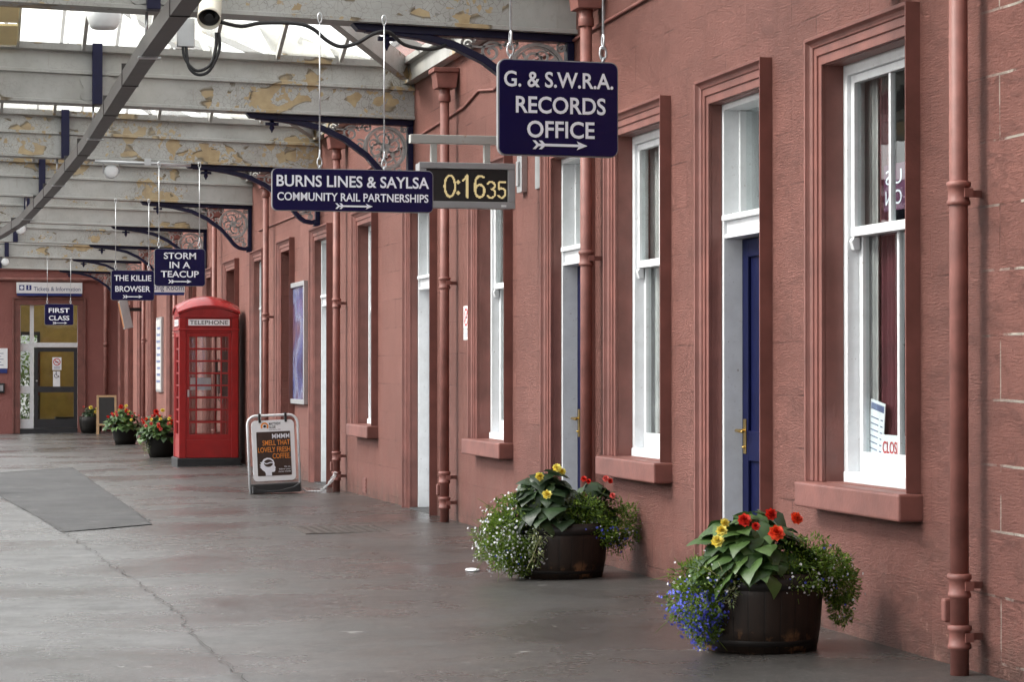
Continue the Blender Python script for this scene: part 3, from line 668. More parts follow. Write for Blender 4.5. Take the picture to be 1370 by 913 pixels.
# ------------------------------------------------------------------ end building across the platform
YE = 65.0
endb = thing('end_building', 'red painted end wall across the platform with a glazed charcoal door', 'building', (-2, YE, gz(-2, 65)))
def E_(bb, name, m, par=None, **k):
    ox, oy, oz = endb.location
    bb.v = [(x-ox, y-oy, z-oz) for x, y, z in bb.v]; return bb.build(name, m, par or endb, **k)
def stone_plain():
    m, n, b = nodes('painted_end_wall'); g = n.nodes.new('ShaderNodeNewGeometry')
    base = ramp(n, noise(n, g.outputs['Position'], 1.2, 6, 0.6), [(0.3, (0.235, 0.082, 0.070)), (0.7, (0.295, 0.11, 0.094))]).outputs[0]
    n.links.new(base, b.inputs['Base Color']); b.inputs['Roughness'].default_value = 0.6
    bump(n, b, noise(n, g.outputs['Position'], 18, 5), 0.5, 0.02); return m
M['stone2'] = stone_plain()
zb = gz(-2, 65)
DX0, DX1, DZ1 = -2.52, -1.05, 3.08
w2 = B(); w2.box(-7, DX0-0.0, YE, YE+0.35, zb-0.3, 6.2); w2.box(DX1, 0.0, YE, YE+0.35, zb-0.3, 6.2); w2.box(DX0, DX1, YE, YE+0.35, DZ1, 6.2)
E_(w2, 'wall', 'stone2')
t = B(); t.box(DX0+0.001, DX1-0.001, YE+0.02, YE+0.34, zb-0.2, ez(838)+0.004 if False else -0.128); E_(t, 'threshold', 'charcoal')
t = B(); t.box(-7, -0.02, YE-0.05, YE-0.001, 3.97, 4.02); t.box(-7, -0.02, YE-0.03, YE-0.001, 4.30, 4.36); E_(t, 'string_course', 'trim', bevel=0.006)
a = B()
for o0, o1, p in ((0.15, 0.20, 0.08), (0.0, 0.15, 0.04)):
    a.box(DX0-o1, DX0-o0, YE-p, YE, zb, DZ1+o0); a.box(DX1+o0, DX1+o1, YE-p, YE, zb, DZ1+o0); a.box(DX0-o1, DX1+o1, YE-p, YE, DZ1+o0, DZ1+o1)
E_(a, 'architrave', 'trim', bevel=0.006)
p = B(); p.tube([(-7, YE-0.06, 3.74), (-0.62, YE-0.06, 3.74), (-0.56, YE-0.06, 3.72), (-0.54, YE-0.06, 3.66)], 0.045, 12); E_(p, 'drainpipe', 'pipe')
p = B(); p.lathe([(0.055, zb), (0.055, 4.05)], 14, (-0.34, YE-0.09, 0)); p.box(-0.47, -0.21, YE-0.2, YE, 4.05, 4.28); p.lathe([(0.07, 2.0), (0.07, 2.1)], 14, (-0.34, YE-0.09, 0)); E_(p, 'drainpipe', 'pipe')
U = 248.5
ex = lambda u: DX0+(u-130)/U
ez = lambda v: DZ1-(v-40)/U
f = B(); y0, y1 = YE+0.08, YE+0.16
for u0, u1, v0, v1 in ((126, 134, 40, 838), (192, 217, 40, 838), (495, 503, 40, 838)): f.box(ex(u0), ex(u1), y0, y1, ez(v1), ez(v0))
for u0, u1, v0, v1 in ((134, 192, 290, 340), (217, 495, 283, 313), (134, 192, 562, 610), (134, 192, 776, 838), (134, 192, 36, 42), (217, 495, 36, 42)): f.box(ex(u0), ex(u1), y0+0.002, y1-0.002, ez(v1), ez(v0))
d = E_(f, 'entrance_screen', 'white')
g = B(); g.box(ex(134), ex(192), y0+0.04, y0+0.045, ez(776), ez(42)); g.box(ex(217), ex(495), y0+0.04, y0+0.045, ez(284), ez(42)); E_(g, 'pane', 'glass', d)
lf = B()
for u0, u1, v0, v1 in ((219, 243, 315, 836), (472, 493, 315, 836)): lf.box(ex(u0), ex(u1), y0+0.01, y0+0.07, ez(v1), ez(v0))
for v0, v1 in ((315, 342), (567, 604), (777, 836)): lf.box(ex(243), ex(472), y0+0.012, y0+0.068, ez(v1), ez(v0))
l = E_(lf, 'door', 'charcoal')
g = B(); g.box(ex(243), ex(472), y0+0.035, y0+0.04, ez(567), ez(342)); g.box(ex(243), ex(472), y0+0.035, y0+0.04, ez(777), ez(604)); E_(g, 'pane', 'glass', l)
h = B(); h.lathe([(0.02, YE+0.05), (0.026, YE+0.08)], 10, (ex(236), 0, ez(530)), 'y'); E_(h, 'handle', 'chrome', l)
# booking hall behind the screen: yellow walls, a far doorway to the garden
rm = B(); rm.box(-3.6, -3.5, YE+0.4, YE+5, zb-0.02, 4.0); rm.box(-0.2, -0.1, YE+0.4, YE+5, zb-0.02, 4.0); rm.box(-3.6, -0.1, YE+0.4, YE+1.0, 4.0, 4.1); rm.box(-3.6, -0.1, YE+4.4, YE+5, 4.0, 4.1); rm.box(-3.6, -0.1, YE+0.4, YE+5.1, zb-0.1, zb-0.02)
rm.box(-3.5, -0.2, YE+5, YE+5.1, 2.42, 4.0); rm.box(-1.82, -0.2, YE+5, YE+5.1, zb, 2.42)
E_(rm, 'booking_hall', 'yellowwall')
fr = B()
for x0, x1 in ((-3.5, -3.44), (-2.66, -2.58), (-1.9, -1.82)): fr.box(x0, x1, YE+4.94, YE+4.99, zb, 2.42)
for z0 in (zb, 0.75, 2.36): fr.box(-3.5, -1.82, YE+4.945, YE+4.985, z0, z0+0.10)
E_(fr, 'rear_door', 'charcoal')
ct = B(); ct.box(-1.5, -0.5, YE+2.6, YE+3.1, zb, 0.12); E_(ct, 'counter', 'charcoal')

# stone retaining wall across the tracks (out of the frame to the left; the window panes mirror it)
rw = thing('retaining_wall', 'tall grey stone wall across the tracks, mirrored in the window panes', 'wall', (-13, 15, -1.15))
b = B(); b.box(-0.5, 0.5, -60, 60, 0, 3.2); b.build('masonry', 'greystone', rw)
b = B(); b.box(-0.6, 0.62, -60, 60, 3.201, 3.42); b.build('coping', 'concrete', rw)

# ------------------------------------------------------------------ canopy over the platform
can = thing('platform_canopy', 'flaking grey glazed canopy of girders and navy iron brackets over the platform', 'canopy', (-4, 30, 3.85))
def K(bb, name, m, par=None, **k):
    bb.v = [(x+4, y-30, z-3.85) for x, y, z in bb.v]; return bb.build(name, m, par or can, **k)
GY = [11.2, 17.53, 23.88, 30.0, 36.8, 43.2, 49.7, 56.1, 62.4]
XL, SL = -5.5, 0.024
shear = lambda q: (q[0], q[1], q[2] - SL*q[0])
ZS = 3.845
for gi, y in enumerate(GY):
    # front profile, mirrored behind: flange, lower web, mid ledge, upper web, sill
    F = [(-0.14, 0.0), (-0.14, 0.028), (-0.10, 0.036), (-0.10, 0.275), (-0.135, 0.285), (-0.135, 0.315), (-0.085, 0.325), (-0.075, 0.495), (-0.15, 0.505), (-0.17, 0.565)]
    poly = [(y+0.14+a_, ZS+z_) for a_, z_ in F] + [(y+0.14-a_, ZS+z_) for a_, z_ in reversed(F)]
    g = B(); g.prism(poly, 'x', XL, 0.0, fn=shear)
    gd = K(g, 'girder', 'girder')
    # navy strap up the face with its quatrefoil plate
    s = B(); sx0 = -3.10
    for xx in (sx0,): s.box(xx-0.047, xx+0.047, y-0.075, y+0.055, ZS+0.075-0.006, ZS+0.075+0.575)
    K(s, 'strap', 'navy', gd, bevel=0.004)
    qf = B(); Q = []
    for k in range(48):
        a_ = 2*PI*k/48; r_ = 0.155+0.035*math.cos(4*(a_-PI/4))
        Q.append((sx0+r_*math.cos(a_)*1.05, ZS+0.075+0.155+r_*math.sin(a_)*0.80))
    qf.prism(Q, 'y', y+0.020, y+0.045)
    K(qf, 'quatrefoil_plate', 'girder', gd)
    # bracket against the wall
    br = B(); Y0, Y1 = y+0.105, y+0.175; top = ZS-0.002
    arc = [(-1.56, top-0.035), (-1.38, top-0.045), (-1.15, top-0.075), (-0.9, top-0.135), (-0.68, top-0.245), (-0.46, top-0.42), (-0.34, top-0.57), (-0.26, top-0.68), (-0.19, top-0.735), (-0.10, top-0.75), (-0.045, top-0.73)]
    arc = [(p_[0], top+(p_[1]-top)*(0.87 if gi else 0.79)) for p_ in arc]
    arcs = [(p_[0], p_[1]-SL*p_[0]) for p_ in arc]
    br.ribbon(arcs, 0.052, Y0-0.015, Y1+0.015)
    br.prism([(-1.62, -0.045), (-1.5, -0.055), (-0.002, -0.055), (-0.002, 0.0), (-1.66, 0.0)], 'y', Y0-0.03, Y1+0.03, fn=lambda q: (q[0], q[1], q[2]+top-SL*q[0]))
    kz = 0.87 if gi else 0.79; br.box(-0.055, -0.002, Y0-0.02, Y1+0.02, top-0.78*kz, top-0.056); br.box(-0.075, -0.002, Y0-0.03, Y1+0.03, top-0.80*kz, top-0.74*kz)
    bo = K(br, 'bracket', 'navy', bevel=0.005)
    lc = B(); ya, yb = y+0.128, y+0.152
    def circ(cx, cz, r, n=30, a0=0, a1=2*PI): return [(cx+r*math.cos(a0+(a1-a0)*t/n), cz+r*math.sin(a0+(a1-a0)*t/n)) for t in range(n+1)]
    def spiral(cx, cz, r0, a0, turns, sgn=1, n=26): return [(cx+r0*(1-0.85*t/n)*math.cos(a0+sgn*turns*2*PI*t/n), cz+r0*(1-0.85*t/n)*math.sin(a0+sgn*turns*2*PI*t/n)) for t in range(n+1)]
    cx_, cz_ = -0.275, top-0.275
    lc.ribbon(circ(cx_, cz_, 0.205), 0.026, ya-0.012, yb+0.012); lc.ribbon(circ(cx_, cz_, 0.182), 0.008, ya, yb)
    for q_ in range(4):
        a_ = q_*PI/2+0.4
        lc.ribbon(spiral(cx_+0.085*math.cos(a_), cz_+0.085*math.sin(a_), 0.085, a_+PI, 1.35, 1), 0.017, ya, yb)
        lc.ribbon(spiral(cx_+0.12*math.cos(a_+0.78), cz_+0.12*math.sin(a_+0.78), 0.055, a_+2.6, 1.2, -1), 0.013, ya, yb)
        lc.ribbon([(cx_, cz_), (cx_+0.06*math.cos(a_+0.5), cz_+0.06*math.sin(a_+0.5)), (cx_+0.18*math.cos(a_+0.25), cz_+0.18*math.sin(a_+0.25))], 0.02, ya+0.003, yb-0.003)
    lc.ribbon(circ(cx_, cz_, 0.03, 14), 0.03, ya-0.005, yb+0.005)
    for (sx_, sz_, r_, a_, tn, sg) in ((-0.62, -0.15, 0.085, 0.3, 1.6, 1), (-0.52, -0.26, 0.055, 2.2, 1.4, -1), (-0.80, -0.10, 0.055, 0.2, 1.5, 1), (-0.94, -0.085, 0.032, 0.2, 1.4, -1), (-0.70, -0.20, 0.035, 3.0, 1.3, -1), (-0.46, -0.09, 0.055, 3.4, 1.4, -1),
                                       (-0.14, -0.51, 0.055, 1.2, 1.5, 1), (-0.22, -0.52, 0.04, 0.0, 1.4, -1), (-0.12, -0.585, 0.035, 2.0, 1.4, -1), (-0.085, -0.09, 0.035, 2.0, 1.3, 1), (-0.42, -0.40, 0.03, 1.0, 1.3, 1)):
        lc.ribbon(spiral(sx_, top+sz_-SL*sx_, r_, a_, tn, sg), 0.017, ya, yb)
    lc.ribbon([(-1.05, top-0.072), (-0.86, top-0.09), (-0.70, top-0.10), (-0.56, top-0.08), (-0.42, top-0.065)], 0.014, ya, yb)
    lc.ribbon([(-0.9, top-0.115), (-0.76, top-0.15), (-0.62, top-0.225), (-0.5, top-0.30), (-0.44, top-0.355)], 0.014, ya, yb)
    K(lc, 'scrollwork', 'lace', bo)
    fn_ = B(); fx_ = -1.40; fz = top-0.05-SL*fx_
    fn_.lathe([(0.022, fz), (0.022, fz-0.03), (0.045, fz-0.036), (0.045, fz-0.055), (0.02, fz-0.062), (0.028, fz-0.085), (0.012, fz-0.11), (0.004, fz-0.13)], 12, (fx_, y+0.14, 0))
    fn_.box(fx_-0.065, fx_+0.065, y+0.125, y+0.155, fz-0.06, fz-0.03)
    K(fn_, 'finial', 'navy', bo)
# wall plate under the hip ends
wp = B(); wp.box(-0.10, 0.0, -30, 64.9, 4.20, 4.36); wp.box(-0.16, -0.0, -30, 64.9, 4.362, 4.42)
K(wp, 'wall_plate', 'girder')
# glazed ridge-and-furrow bays with hipped ends at the wall
pr = B(); pr.box(XL, -0.11, -30, 7.0, 4.62, 4.72)  # unseen opaque roof, added to block light from behind the camera
for k_ in range(6): pr.box(XL, 0.0, -29+k_*6.4, -28.75+k_*6.4, 3.95, 4.619)
K(pr, 'light_blocking_roof', 'girder')
for i in range(-1, len(GY)):
    ya = (GY[i] if i >= 0 else 7.0) + 0.30; yb = GY[i+1]-0.03 if i+1 < len(GY) else YE
    ym = (ya+yb)/2; zr = ZS+0.57+0.40*(yb-ym); xr = -2.75
    z0 = lambda x: ZS+0.57-SL*x
    A0, A1 = Vector((XL, yb, z0(XL))), Vector((-0.10, yb, 4.44)); Rl, Rr_ = Vector((XL, ym, zr+0.1)), Vector((xr, ym, zr))
    D0, D1 = Vector((XL, ya, z0(XL))), Vector((-0.10, ya, 4.44))
    far = lambda x: None
    gl = B()
    gl.add([A0, Vector((xr, yb, z0(xr))), Rr_, Rl], [(0, 1, 2, 3)]); gl.add([Vector((xr, yb, z0(xr))), A1, Rr_], [(0, 1, 2)])
    gl.add([D0, Vector((xr, ya, z0(xr))), Rr_, Rl], [(3, 2, 1, 0)]); gl.add([Vector((xr, ya, z0(xr))), D1, Rr_], [(2, 1, 0)])
    gl.add([A1, D1, Rr_], [(0, 1, 2)])
    bars = B()
    def bar(p, q, w_=0.035, h_=0.07):
        p, q = Vector(p), Vector(q); d_ = (q-p); L = d_.length
        mt = Matrix.Translation(p) @ d_.to_track_quat('X', 'Z').to_matrix().to_4x4()
        bars.box(0, L, -w_/2, w_/2, -h_-0.005, -0.005, mt)
    x = -0.75
    while x > XL:
        t = 1.0 if x <= xr else (x+0.10)/(xr+0.10)
        if x <= xr: e = Vector((x, ym, zr))
        else: e = A1 + (Rr_-A1)*t; 
        s_ = Vector((x, yb, z0(x) if x <= xr else 4.44+(z0(xr)-4.44)*t)); bar(s_, e)
        e2 = Vector((e.x, 2*ym-e.y, e.z)); s2 = Vector((x, ya, s_.z)); bar(s2, e2)
        x -= 0.62
    for k_ in range(1, 6):
        t = k_/6; q0 = A1.lerp(D1, t); tt = 1-abs(2*t-1); q1 = (A1 if t < 0.5 else D1).lerp(Rr_, tt*0.98); bar(q0, q1)
    bar(A1+Vector((0, -0.1, -0.03)), Rr_, 0.09, 0.20); bar(D1+Vector((0, 0.1, -0.03)), Rr_, 0.09, 0.20)
    bar(Rl, Rr_, 0.09, 0.22)
    sk = K(bars, 'skylight', 'girder')
    K(gl, 'pane', 'roofglass', sk)
    if i == 1:
        pw = B(); n_ = (Rl-A0)
        for (xa, xb) in ((-4.35, -3.86),):
            for k_, (ta, tb) in enumerate(((0.04, 0.16), (0.18, 0.34), (0.36, 0.6))):
                P0 = Vector((0, yb, z0(xa))).lerp(Vector((0, ym, zr)), ta); P1 = Vector((0, yb, z0(xa))).lerp(Vector((0, ym, zr)), tb)
                pw.prism([(P0.y, P0.z-0.10), (P0.y, P0.z-0.12), (P1.y, P1.z-0.12), (P1.y, P1.z-0.10)], 'x', xa, xb)
        K(pw, 'boarding', 'plywood', sk)
# canopy outer edge: fascia and columns, out of the frame to the left
fa = B(); fa.box(XL-0.12, XL, -30, 65, 3.95, 4.95); K(fa, 'fascia', 'girder')
for y in GY[::2]:
    cb = B(); cb.lathe([(0.16, -0.06), (0.16, 0.5), (0.11, 0.55), (0.09, 3.6), (0.16, 3.75), (0.16, 4.04)], 16, (-5.25, y+0.14, 0)); K(cb, 'column', 'navy')
can.location = (-4, 30, 3.85)

# ------------------------------------------------------------------ fittings under the canopy
# steel cable trunking hung on rods
tp = [(-2.95, 8.0, 3.6), (-3.04, 11, 3.6), (-3.09, 14.9, 3.6), (-3.115, 17.5, 3.6), (-3.115, 20, 3.6), (-3.105, 25.2, 3.6), (-3.18, 31, 3.6), (-3.33, 38.2, 3.6), (-3.56, 42.2, 3.6), (-3.95, 47, 3.6)]
tr = thing('cable_trunking', 'dark steel cable trunking slung under the girders, bending away to the left', 'cable tray', (-3.1, 20, 3.6))
b = B(); wv, hv = 0.06, 0.12
vs = []
for (x, y, z) in tp: vs += [(x-wv, y, z), (x+wv, y, z), (x+wv, y, z+hv), (x-wv, y, z+hv)]
n_ = len(tp); b.add(vs, [(i*4+k, i*4+(k+1) % 4, (i+1)*4+(k+1) % 4, (i+1)*4+k) for i in range(n_-1) for k in range(4)] + [(0, 1, 2, 3)])
b.v = [(x+3.1, y-20, z-3.6) for x, y, z in b.v]; b.build('channel', 'tray', tr)
def tray_x(y):
    for p_, q_ in zip(tp[:-1], tp[1:]):
        if p_[1] <= y <= q_[1]: return p_[0]+(q_[0]-p_[0])*(y-p_[1])/(q_[1]-p_[1])
for y in GY[:6]:
    x = tray_x(y+0.14); rb = B()
    rb.tube([(x-0.02+3.1, y+0.14-20, 0.10), (x-0.02+3.1, y+0.14-20, 0.34+0.02)], 0.012, 6); rb.box(x-0.08+3.1, x+0.08+3.1, y+0.10-20, y+0.18-20, -0.012, 0.0)
    rb.build('hanger_rod', 'chrome', tr)
for y in (13.2, 15.6, 19.5, 21.8, 25.9, 28.0, 32.2, 34.4, 39.5):
    x = tray_x(y); cb = B(); cb.box(x-0.066+3.1, x+0.066+3.1, y-20.015, y-19.985, -0.006, 0.175); cb.build('clip', 'tray', tr)
# bulkhead lamps by the straps
def lamp(x, y, z, lab):
    t = thing('ceiling_lamp', lab, 'lamp', (x, y, z), 0, 'milky lamps under the canopy')
    b = B(); b.lathe([(0.03, 0.0), (0.105, 0.0), (0.125, 0.02), (0.155, 0.10), (0.165, 0.28)], 28); b.build('cover', 'lampwhite', t)
    b = B(); b.lathe([(0.17, 0.281), (0.17, 0.33)], 28); b.tube([(0, 0, 0.33), (0, 0, 0.75)], 0.015, 6); b.build('fitting', 'greyplastic', t)
lamp(-3.12, 22.6, 4.47, 'largest milky bowl lamp, at the top edge above the nearest full navy strap')
lamp(-3.12, 29.0, 4.50, 'milky bowl lamp half hidden behind the second girder, above a navy strap')
lamp(-3.12, 35.8, 4.52, 'small milky lamp showing as a pale sliver under the third girder')
# round loudspeakers
def speaker(x, y, z, lab):
    t = thing('loudspeaker', lab, 'loudspeaker', (x, y, z), 0, 'round loudspeakers under the girders')
    b = B(); b.lathe([(0.05, 0.18), (0.08, 0.15), (0.085, 0.0), (0.07, -0.012), (0.02, -0.014)], 22, axis='y'); b.build('horn', 'lampwhite', t)
    b = B(); b.box(-0.10, -0.088, 0.04, 0.09, -0.02, 0.16); b.box(0.088, 0.10, 0.04, 0.09, -0.02, 0.16); b.box(-0.10, 0.10, 0.04, 0.09, 0.16, 0.175); b.build('yoke', 'greyplastic', t)
speaker(-2.55, 30.0, 3.77, 'white round loudspeaker under the girder right of the trunking')
speaker(-3.20, 43.2, 3.80, 'round loudspeaker close to the underside of the dark trunking')
speaker(-3.13, 56.1, 3.80, 'farthest small round loudspeaker, high on the left near the end wall')
# conduit along third girder
b = B(); b.tube([(-2.75, 29.97, 3.885), (-1.6, 29.97, 3.86)], 0.022, 8); b.box(-2.16, -2.08, 29.94, 30.0, 3.845, 3.93)
b.v = [(x+2, y-30, z-3.88) for x, y, z in b.v]; tag(b.build('conduit', 'alu', None, loc=(-2, 30, 3.88)), 'short grey conduit clipped under the girder beside the white loudspeaker', 'conduit')
# CCTV camera
t = thing('security_camera', 'cream tube security camera beside the dark trunking at the top of the picture', 'security camera', (-2.75, 17.1, 3.82))
cm = Matrix.Rotation(R(12), 4, 'Y') @ Matrix.Rotation(R(38), 4, 'X')
def cv(bb): bb.v = [tuple(cm @ Vector(p)) for p in bb.v]; return bb
b = cv(B().lathe([(0.05, 0.34), (0.078, 0.32), (0.082, 0.0), (0.082, -0.035), (0.076, -0.035), (0.072, 0.03)], 28, axis='y', caps=False)); b.build('housing', 'cream', t)
b = cv(B().lathe([(0.072, 0.0), (0.06, 0.012), (0.001, 0.014)], 24, axis='y', caps=False).lathe([(0.03, -0.02), (0.036, 0.005)], 18, axis='y')); b.build('lens', 'black', t)
b = B(); b.tube([(0.0, 0.20, 0.0), (0.0, 0.24, 0.13), (0.02, 0.30, 0.22)], 0.022, 8); b.box(-0.05, 0.08, 0.27, 0.33, 0.12, 0.26); b.build('mount', 'black', t)
b = B(); b.box(-0.21, -0.09, 0.10, 0.16, -0.20, 0.0); b.build('junction_box', 'alu', t, bevel=0.005)
b = B()
for k_ in range(2):
    o_ = 0.018*k_
    pts = [(0.055+o_, 0.06, -0.10), (0.05+o_*1.5, 0.06, -0.22), (0.01, 0.06, -0.33-o_*2), (-0.07, 0.07, -0.37-o_*1.5), (-0.13, 0.08, -0.33-o_), (-0.165+o_*1.2, 0.10, -0.26), (-0.17+o_*1.2, 0.12, -0.19)]
    P = []
    for i in range(len(pts)-1):
        for s_ in range(4):
            p0 = Vector(pts[max(i-1, 0)]); p1 = Vector(pts[i]); p2 = Vector(pts[i+1]); p3 = Vector(pts[min(i+2, len(pts)-1)]); u = s_/4
            P.append(0.5*((2*p1)+(p2-p0)*u+(2*p0-5*p1+4*p2-p3)*u*u+(3*p1-p0-3*p2+p3)*u**3))
    P.append(Vector(pts[-1])); b.tube(P, 0.011, 8)
b.build('lead', 'rubber', t)
# black cable from the camera along the girder
cp = [(-2.66, 17.2, 3.80), (-2.5, 17.35, 3.795), (-2.35, 17.4, 3.83), (-2.1, 17.4, 3.835), (-1.98, 17.4, 3.80), (-1.88, 17.4, 3.72), (-1.78, 17.4, 3.68), (-1.66, 17.4, 3.71), (-1.54, 17.4, 3.78), (-1.42, 17.45, 3.80), (-1.30, 17.5, 3.72), (-1.1, 17.55, 3.70), (-0.95, 17.6, 3.75)]
P = []
for i in range(len(cp)-1):
    for s_ in range(4):
        p0 = Vector(cp[max(i-1, 0)]); p1 = Vector(cp[i]); p2 = Vector(cp[i+1]); p3 = Vector(cp[min(i+2, len(cp)-1)]); u = s_/4
        P.append(0.5*((2*p1)+(p2-p0)*u+(2*p0-5*p1+4*p2-p3)*u*u+(3*p1-p0-3*p2+p3)*u**3)-Vector((-2, 17.4, 3.8)))
b = B(); b.tube(P, 0.014, 8); tag(b.build('cable', 'rubber', None, loc=(-2, 17.4, 3.8)), 'thick black cable drooping from the security camera to the navy bracket', 'cable')
# cable stapled to the wall high up
wpnt = [(-0.012, 36, 3.42), (-0.012, 31, 3.4), (-0.012, 28.3, 3.50), (-0.012, 27.8, 3.52), (-0.012, 25, 3.62), (-0.012, 22.1, 3.70), (-0.012, 21.5, 3.72), (-0.012, 20.9, 3.80), (-0.012, 20.3, 3.74), (-0.012, 19.6, 3.82), (-0.012, 18, 3.80), (-0.012, 15, 3.84), (-0.012, 12.0, 3.46), (-0.012, 10.6, 3.42)]
b = B(); b.tube([(x, y-20, z-3.6) for x, y, z in wpnt], 0.012, 6); tag(b.build('wall_cable', 'pipe', None, loc=(0, 20, 3.6)), 'thin painted cable running along the sandstone wall below the eaves', 'cable')

# ------------------------------------------------------------------ hanging signs
def rrect(x0, x1, z0, z1, r, n=6):
    P = []
    for cx_, cz_, a0 in ((x1-r, z1-r, 0), (x0+r, z1-r, PI/2), (x0+r, z0+r, PI), (x1-r, z0+r, 1.5*PI)):
        for k in range(n+1): a_ = a0+PI/2*k/n; P.append((cx_+r*math.cos(a_), cz_+r*math.sin(a_)))
    return P
def arrow(bb, xc, z, L, h):
    y0, y1 = -0.0165, -0.0145
    x0, x1 = xc-L/2, xc+L/2; t = h*0.30
    bb.prism([(x0+h*0.6, z-t/2), (x1-h*1.0, z-t/2), (x1-h*1.0, z+t/2), (x0+h*0.6, z+t/2)], 'y', y0, y1)
    bb.prism([(x1, z), (x1-h*1.25, z+h/2), (x1-h*0.95, z), (x1-h*1.25, z-h/2)], 'y', y0-0.0005, y1)
    for k in range(2):
        xx = x0+k*h*0.75
        bb.prism([(xx, z+h/2), (xx+h*0.35, z+h/2), (xx+h*0.85, z), (xx+h*0.35, z-h/2), (xx, z-h/2), (xx+h*0.45, z)], 'y', y0-0.001-0.0004*k, y1)
def hanging_sign(x0, x1, z0, z1, y, lines, arr, chains, ztop, label, yaw=0.0):
    xc = (x0+x1)/2; t = thing('hanging_sign', label, 'sign', (xc, y, z0), yaw, 'navy enamel signs hung from the girders')
    hw, H = (x1-x0)/2, z1-z0
    b = B(); b.prism(rrect(-hw, hw, 0, H, 0.035), 'y', -0.012, 0.012); b.build('board', 'enamel', t, bevel=0.002)
    e = B(); e.prism(rrect(-hw-0.005, hw+0.005, -0.005, H+0.005, 0.04), 'y', -0.006, 0.020); e.build('rim', 'greyplastic', t)
    for s, zc, ch, wd, dx in lines: text('lettering', s, ch, 'letter', t, (dx, -0.0135, zc), wd, bold=0.019)
    if arr: a_ = B(); arrow(a_, arr[0], arr[1], arr[2], arr[3]); a_.build('arrow', 'letter', t)
    for dx in chains:
        c = B(); zz = H
        c.tube([(dx, 0, zz-0.004), (dx, 0, zz+0.03)], 0.008, 6)
        for k in range(2):
            cz = zz+0.050+k*0.055; ring = [(dx+(0.016*math.cos(q) if k == 0 else 0), 0.016*math.cos(q) if k else 0, cz+0.034*math.sin(q)) for q in [2*PI*s_/14 for s_ in range(15)]]
            c.tube(ring, 0.0055, 6, caps=False)
        top = ztop-z0
        c.tube([(dx, 0, zz+0.13), (dx, 0, top-0.07)], 0.0055, 6)
        ring = [(dx+0.015*math.cos(q), 0, top-0.035+0.035*math.sin(q)) for q in [2*PI*s_/14 for s_ in range(15)]]; c.tube(ring, 0.006, 6, caps=False)
        c.build('hanger', 'chrome', t)
hanging_sign(-1.967, -1.372, 2.399, 2.852, 11.5,
    [('G. & S.W.R.A.', 0.327, 0.073, 0.55, 0.0), ('RECORDS', 0.202, 0.078, 0.452, 0.01), ('OFFICE', 0.085, 0.078, 0.34, 0.01)], (0.005, 0.048, 0.275, 0.042),
    (-0.238, 0.228), 3.93, 'nearest navy hanging sign, tall, reading G. & S.W.R.A. RECORDS OFFICE', R(3))
hanging_sign(-2.285, -1.131, 2.497, 2.790, 17.3,
    [('BURNS LINES & SAYLSA', 0.170, 0.078, 1.10, 0.0), ('COMMUNITY RAIL PARTNERSHIPS', 0.070, 0.056, 1.09, 0.0)], (0.005, 0.034, 0.27, 0.040),
    (-0.24, 0.225), 3.90, 'widest navy hanging sign, reading BURNS LINES & SAYLSA COMMUNITY RAIL PARTNERSHIPS', R(1.5))
hanging_sign(-2.048, -1.447, 2.387, 2.831, 29.8,
    [('STORM', 0.325, 0.075, 0.385, 0.0), ('IN A', 0.215, 0.075, 0.25, 0.0), ('TEACUP', 0.105, 0.075, 0.455, 0.0)], (0.0, 0.052, 0.28, 0.046),
    (-0.25, 0.235), 3.885, 'navy hanging sign over the red telephone box, reading STORM IN A TEACUP')
hanging_sign(-2.104, -1.482, 2.406, 2.841, 36.6,
    [('THE KILLIE', 0.285, 0.082, 0.54, 0.0), ('BROWSER', 0.125, 0.082, 0.51, 0.0)], (0.0, 0.05, 0.29, 0.048),
    (-0.25, 0.235), 3.90, 'navy hanging sign half behind the teacup one, reading THE KILLIE BROWSER')
hanging_sign(-2.265, -1.638, 2.396, 2.861, 56.0,
    [('FIRST', 0.275, 0.10, 0.46, 0.0), ('CLASS', 0.105, 0.10, 0.45, 0.0)], (0.02, 0.042, 0.32, 0.05),
    (-0.26, 0.255), 3.90, 'farthest and smallest navy hanging sign, reading FIRST CLASS before the glazed door')

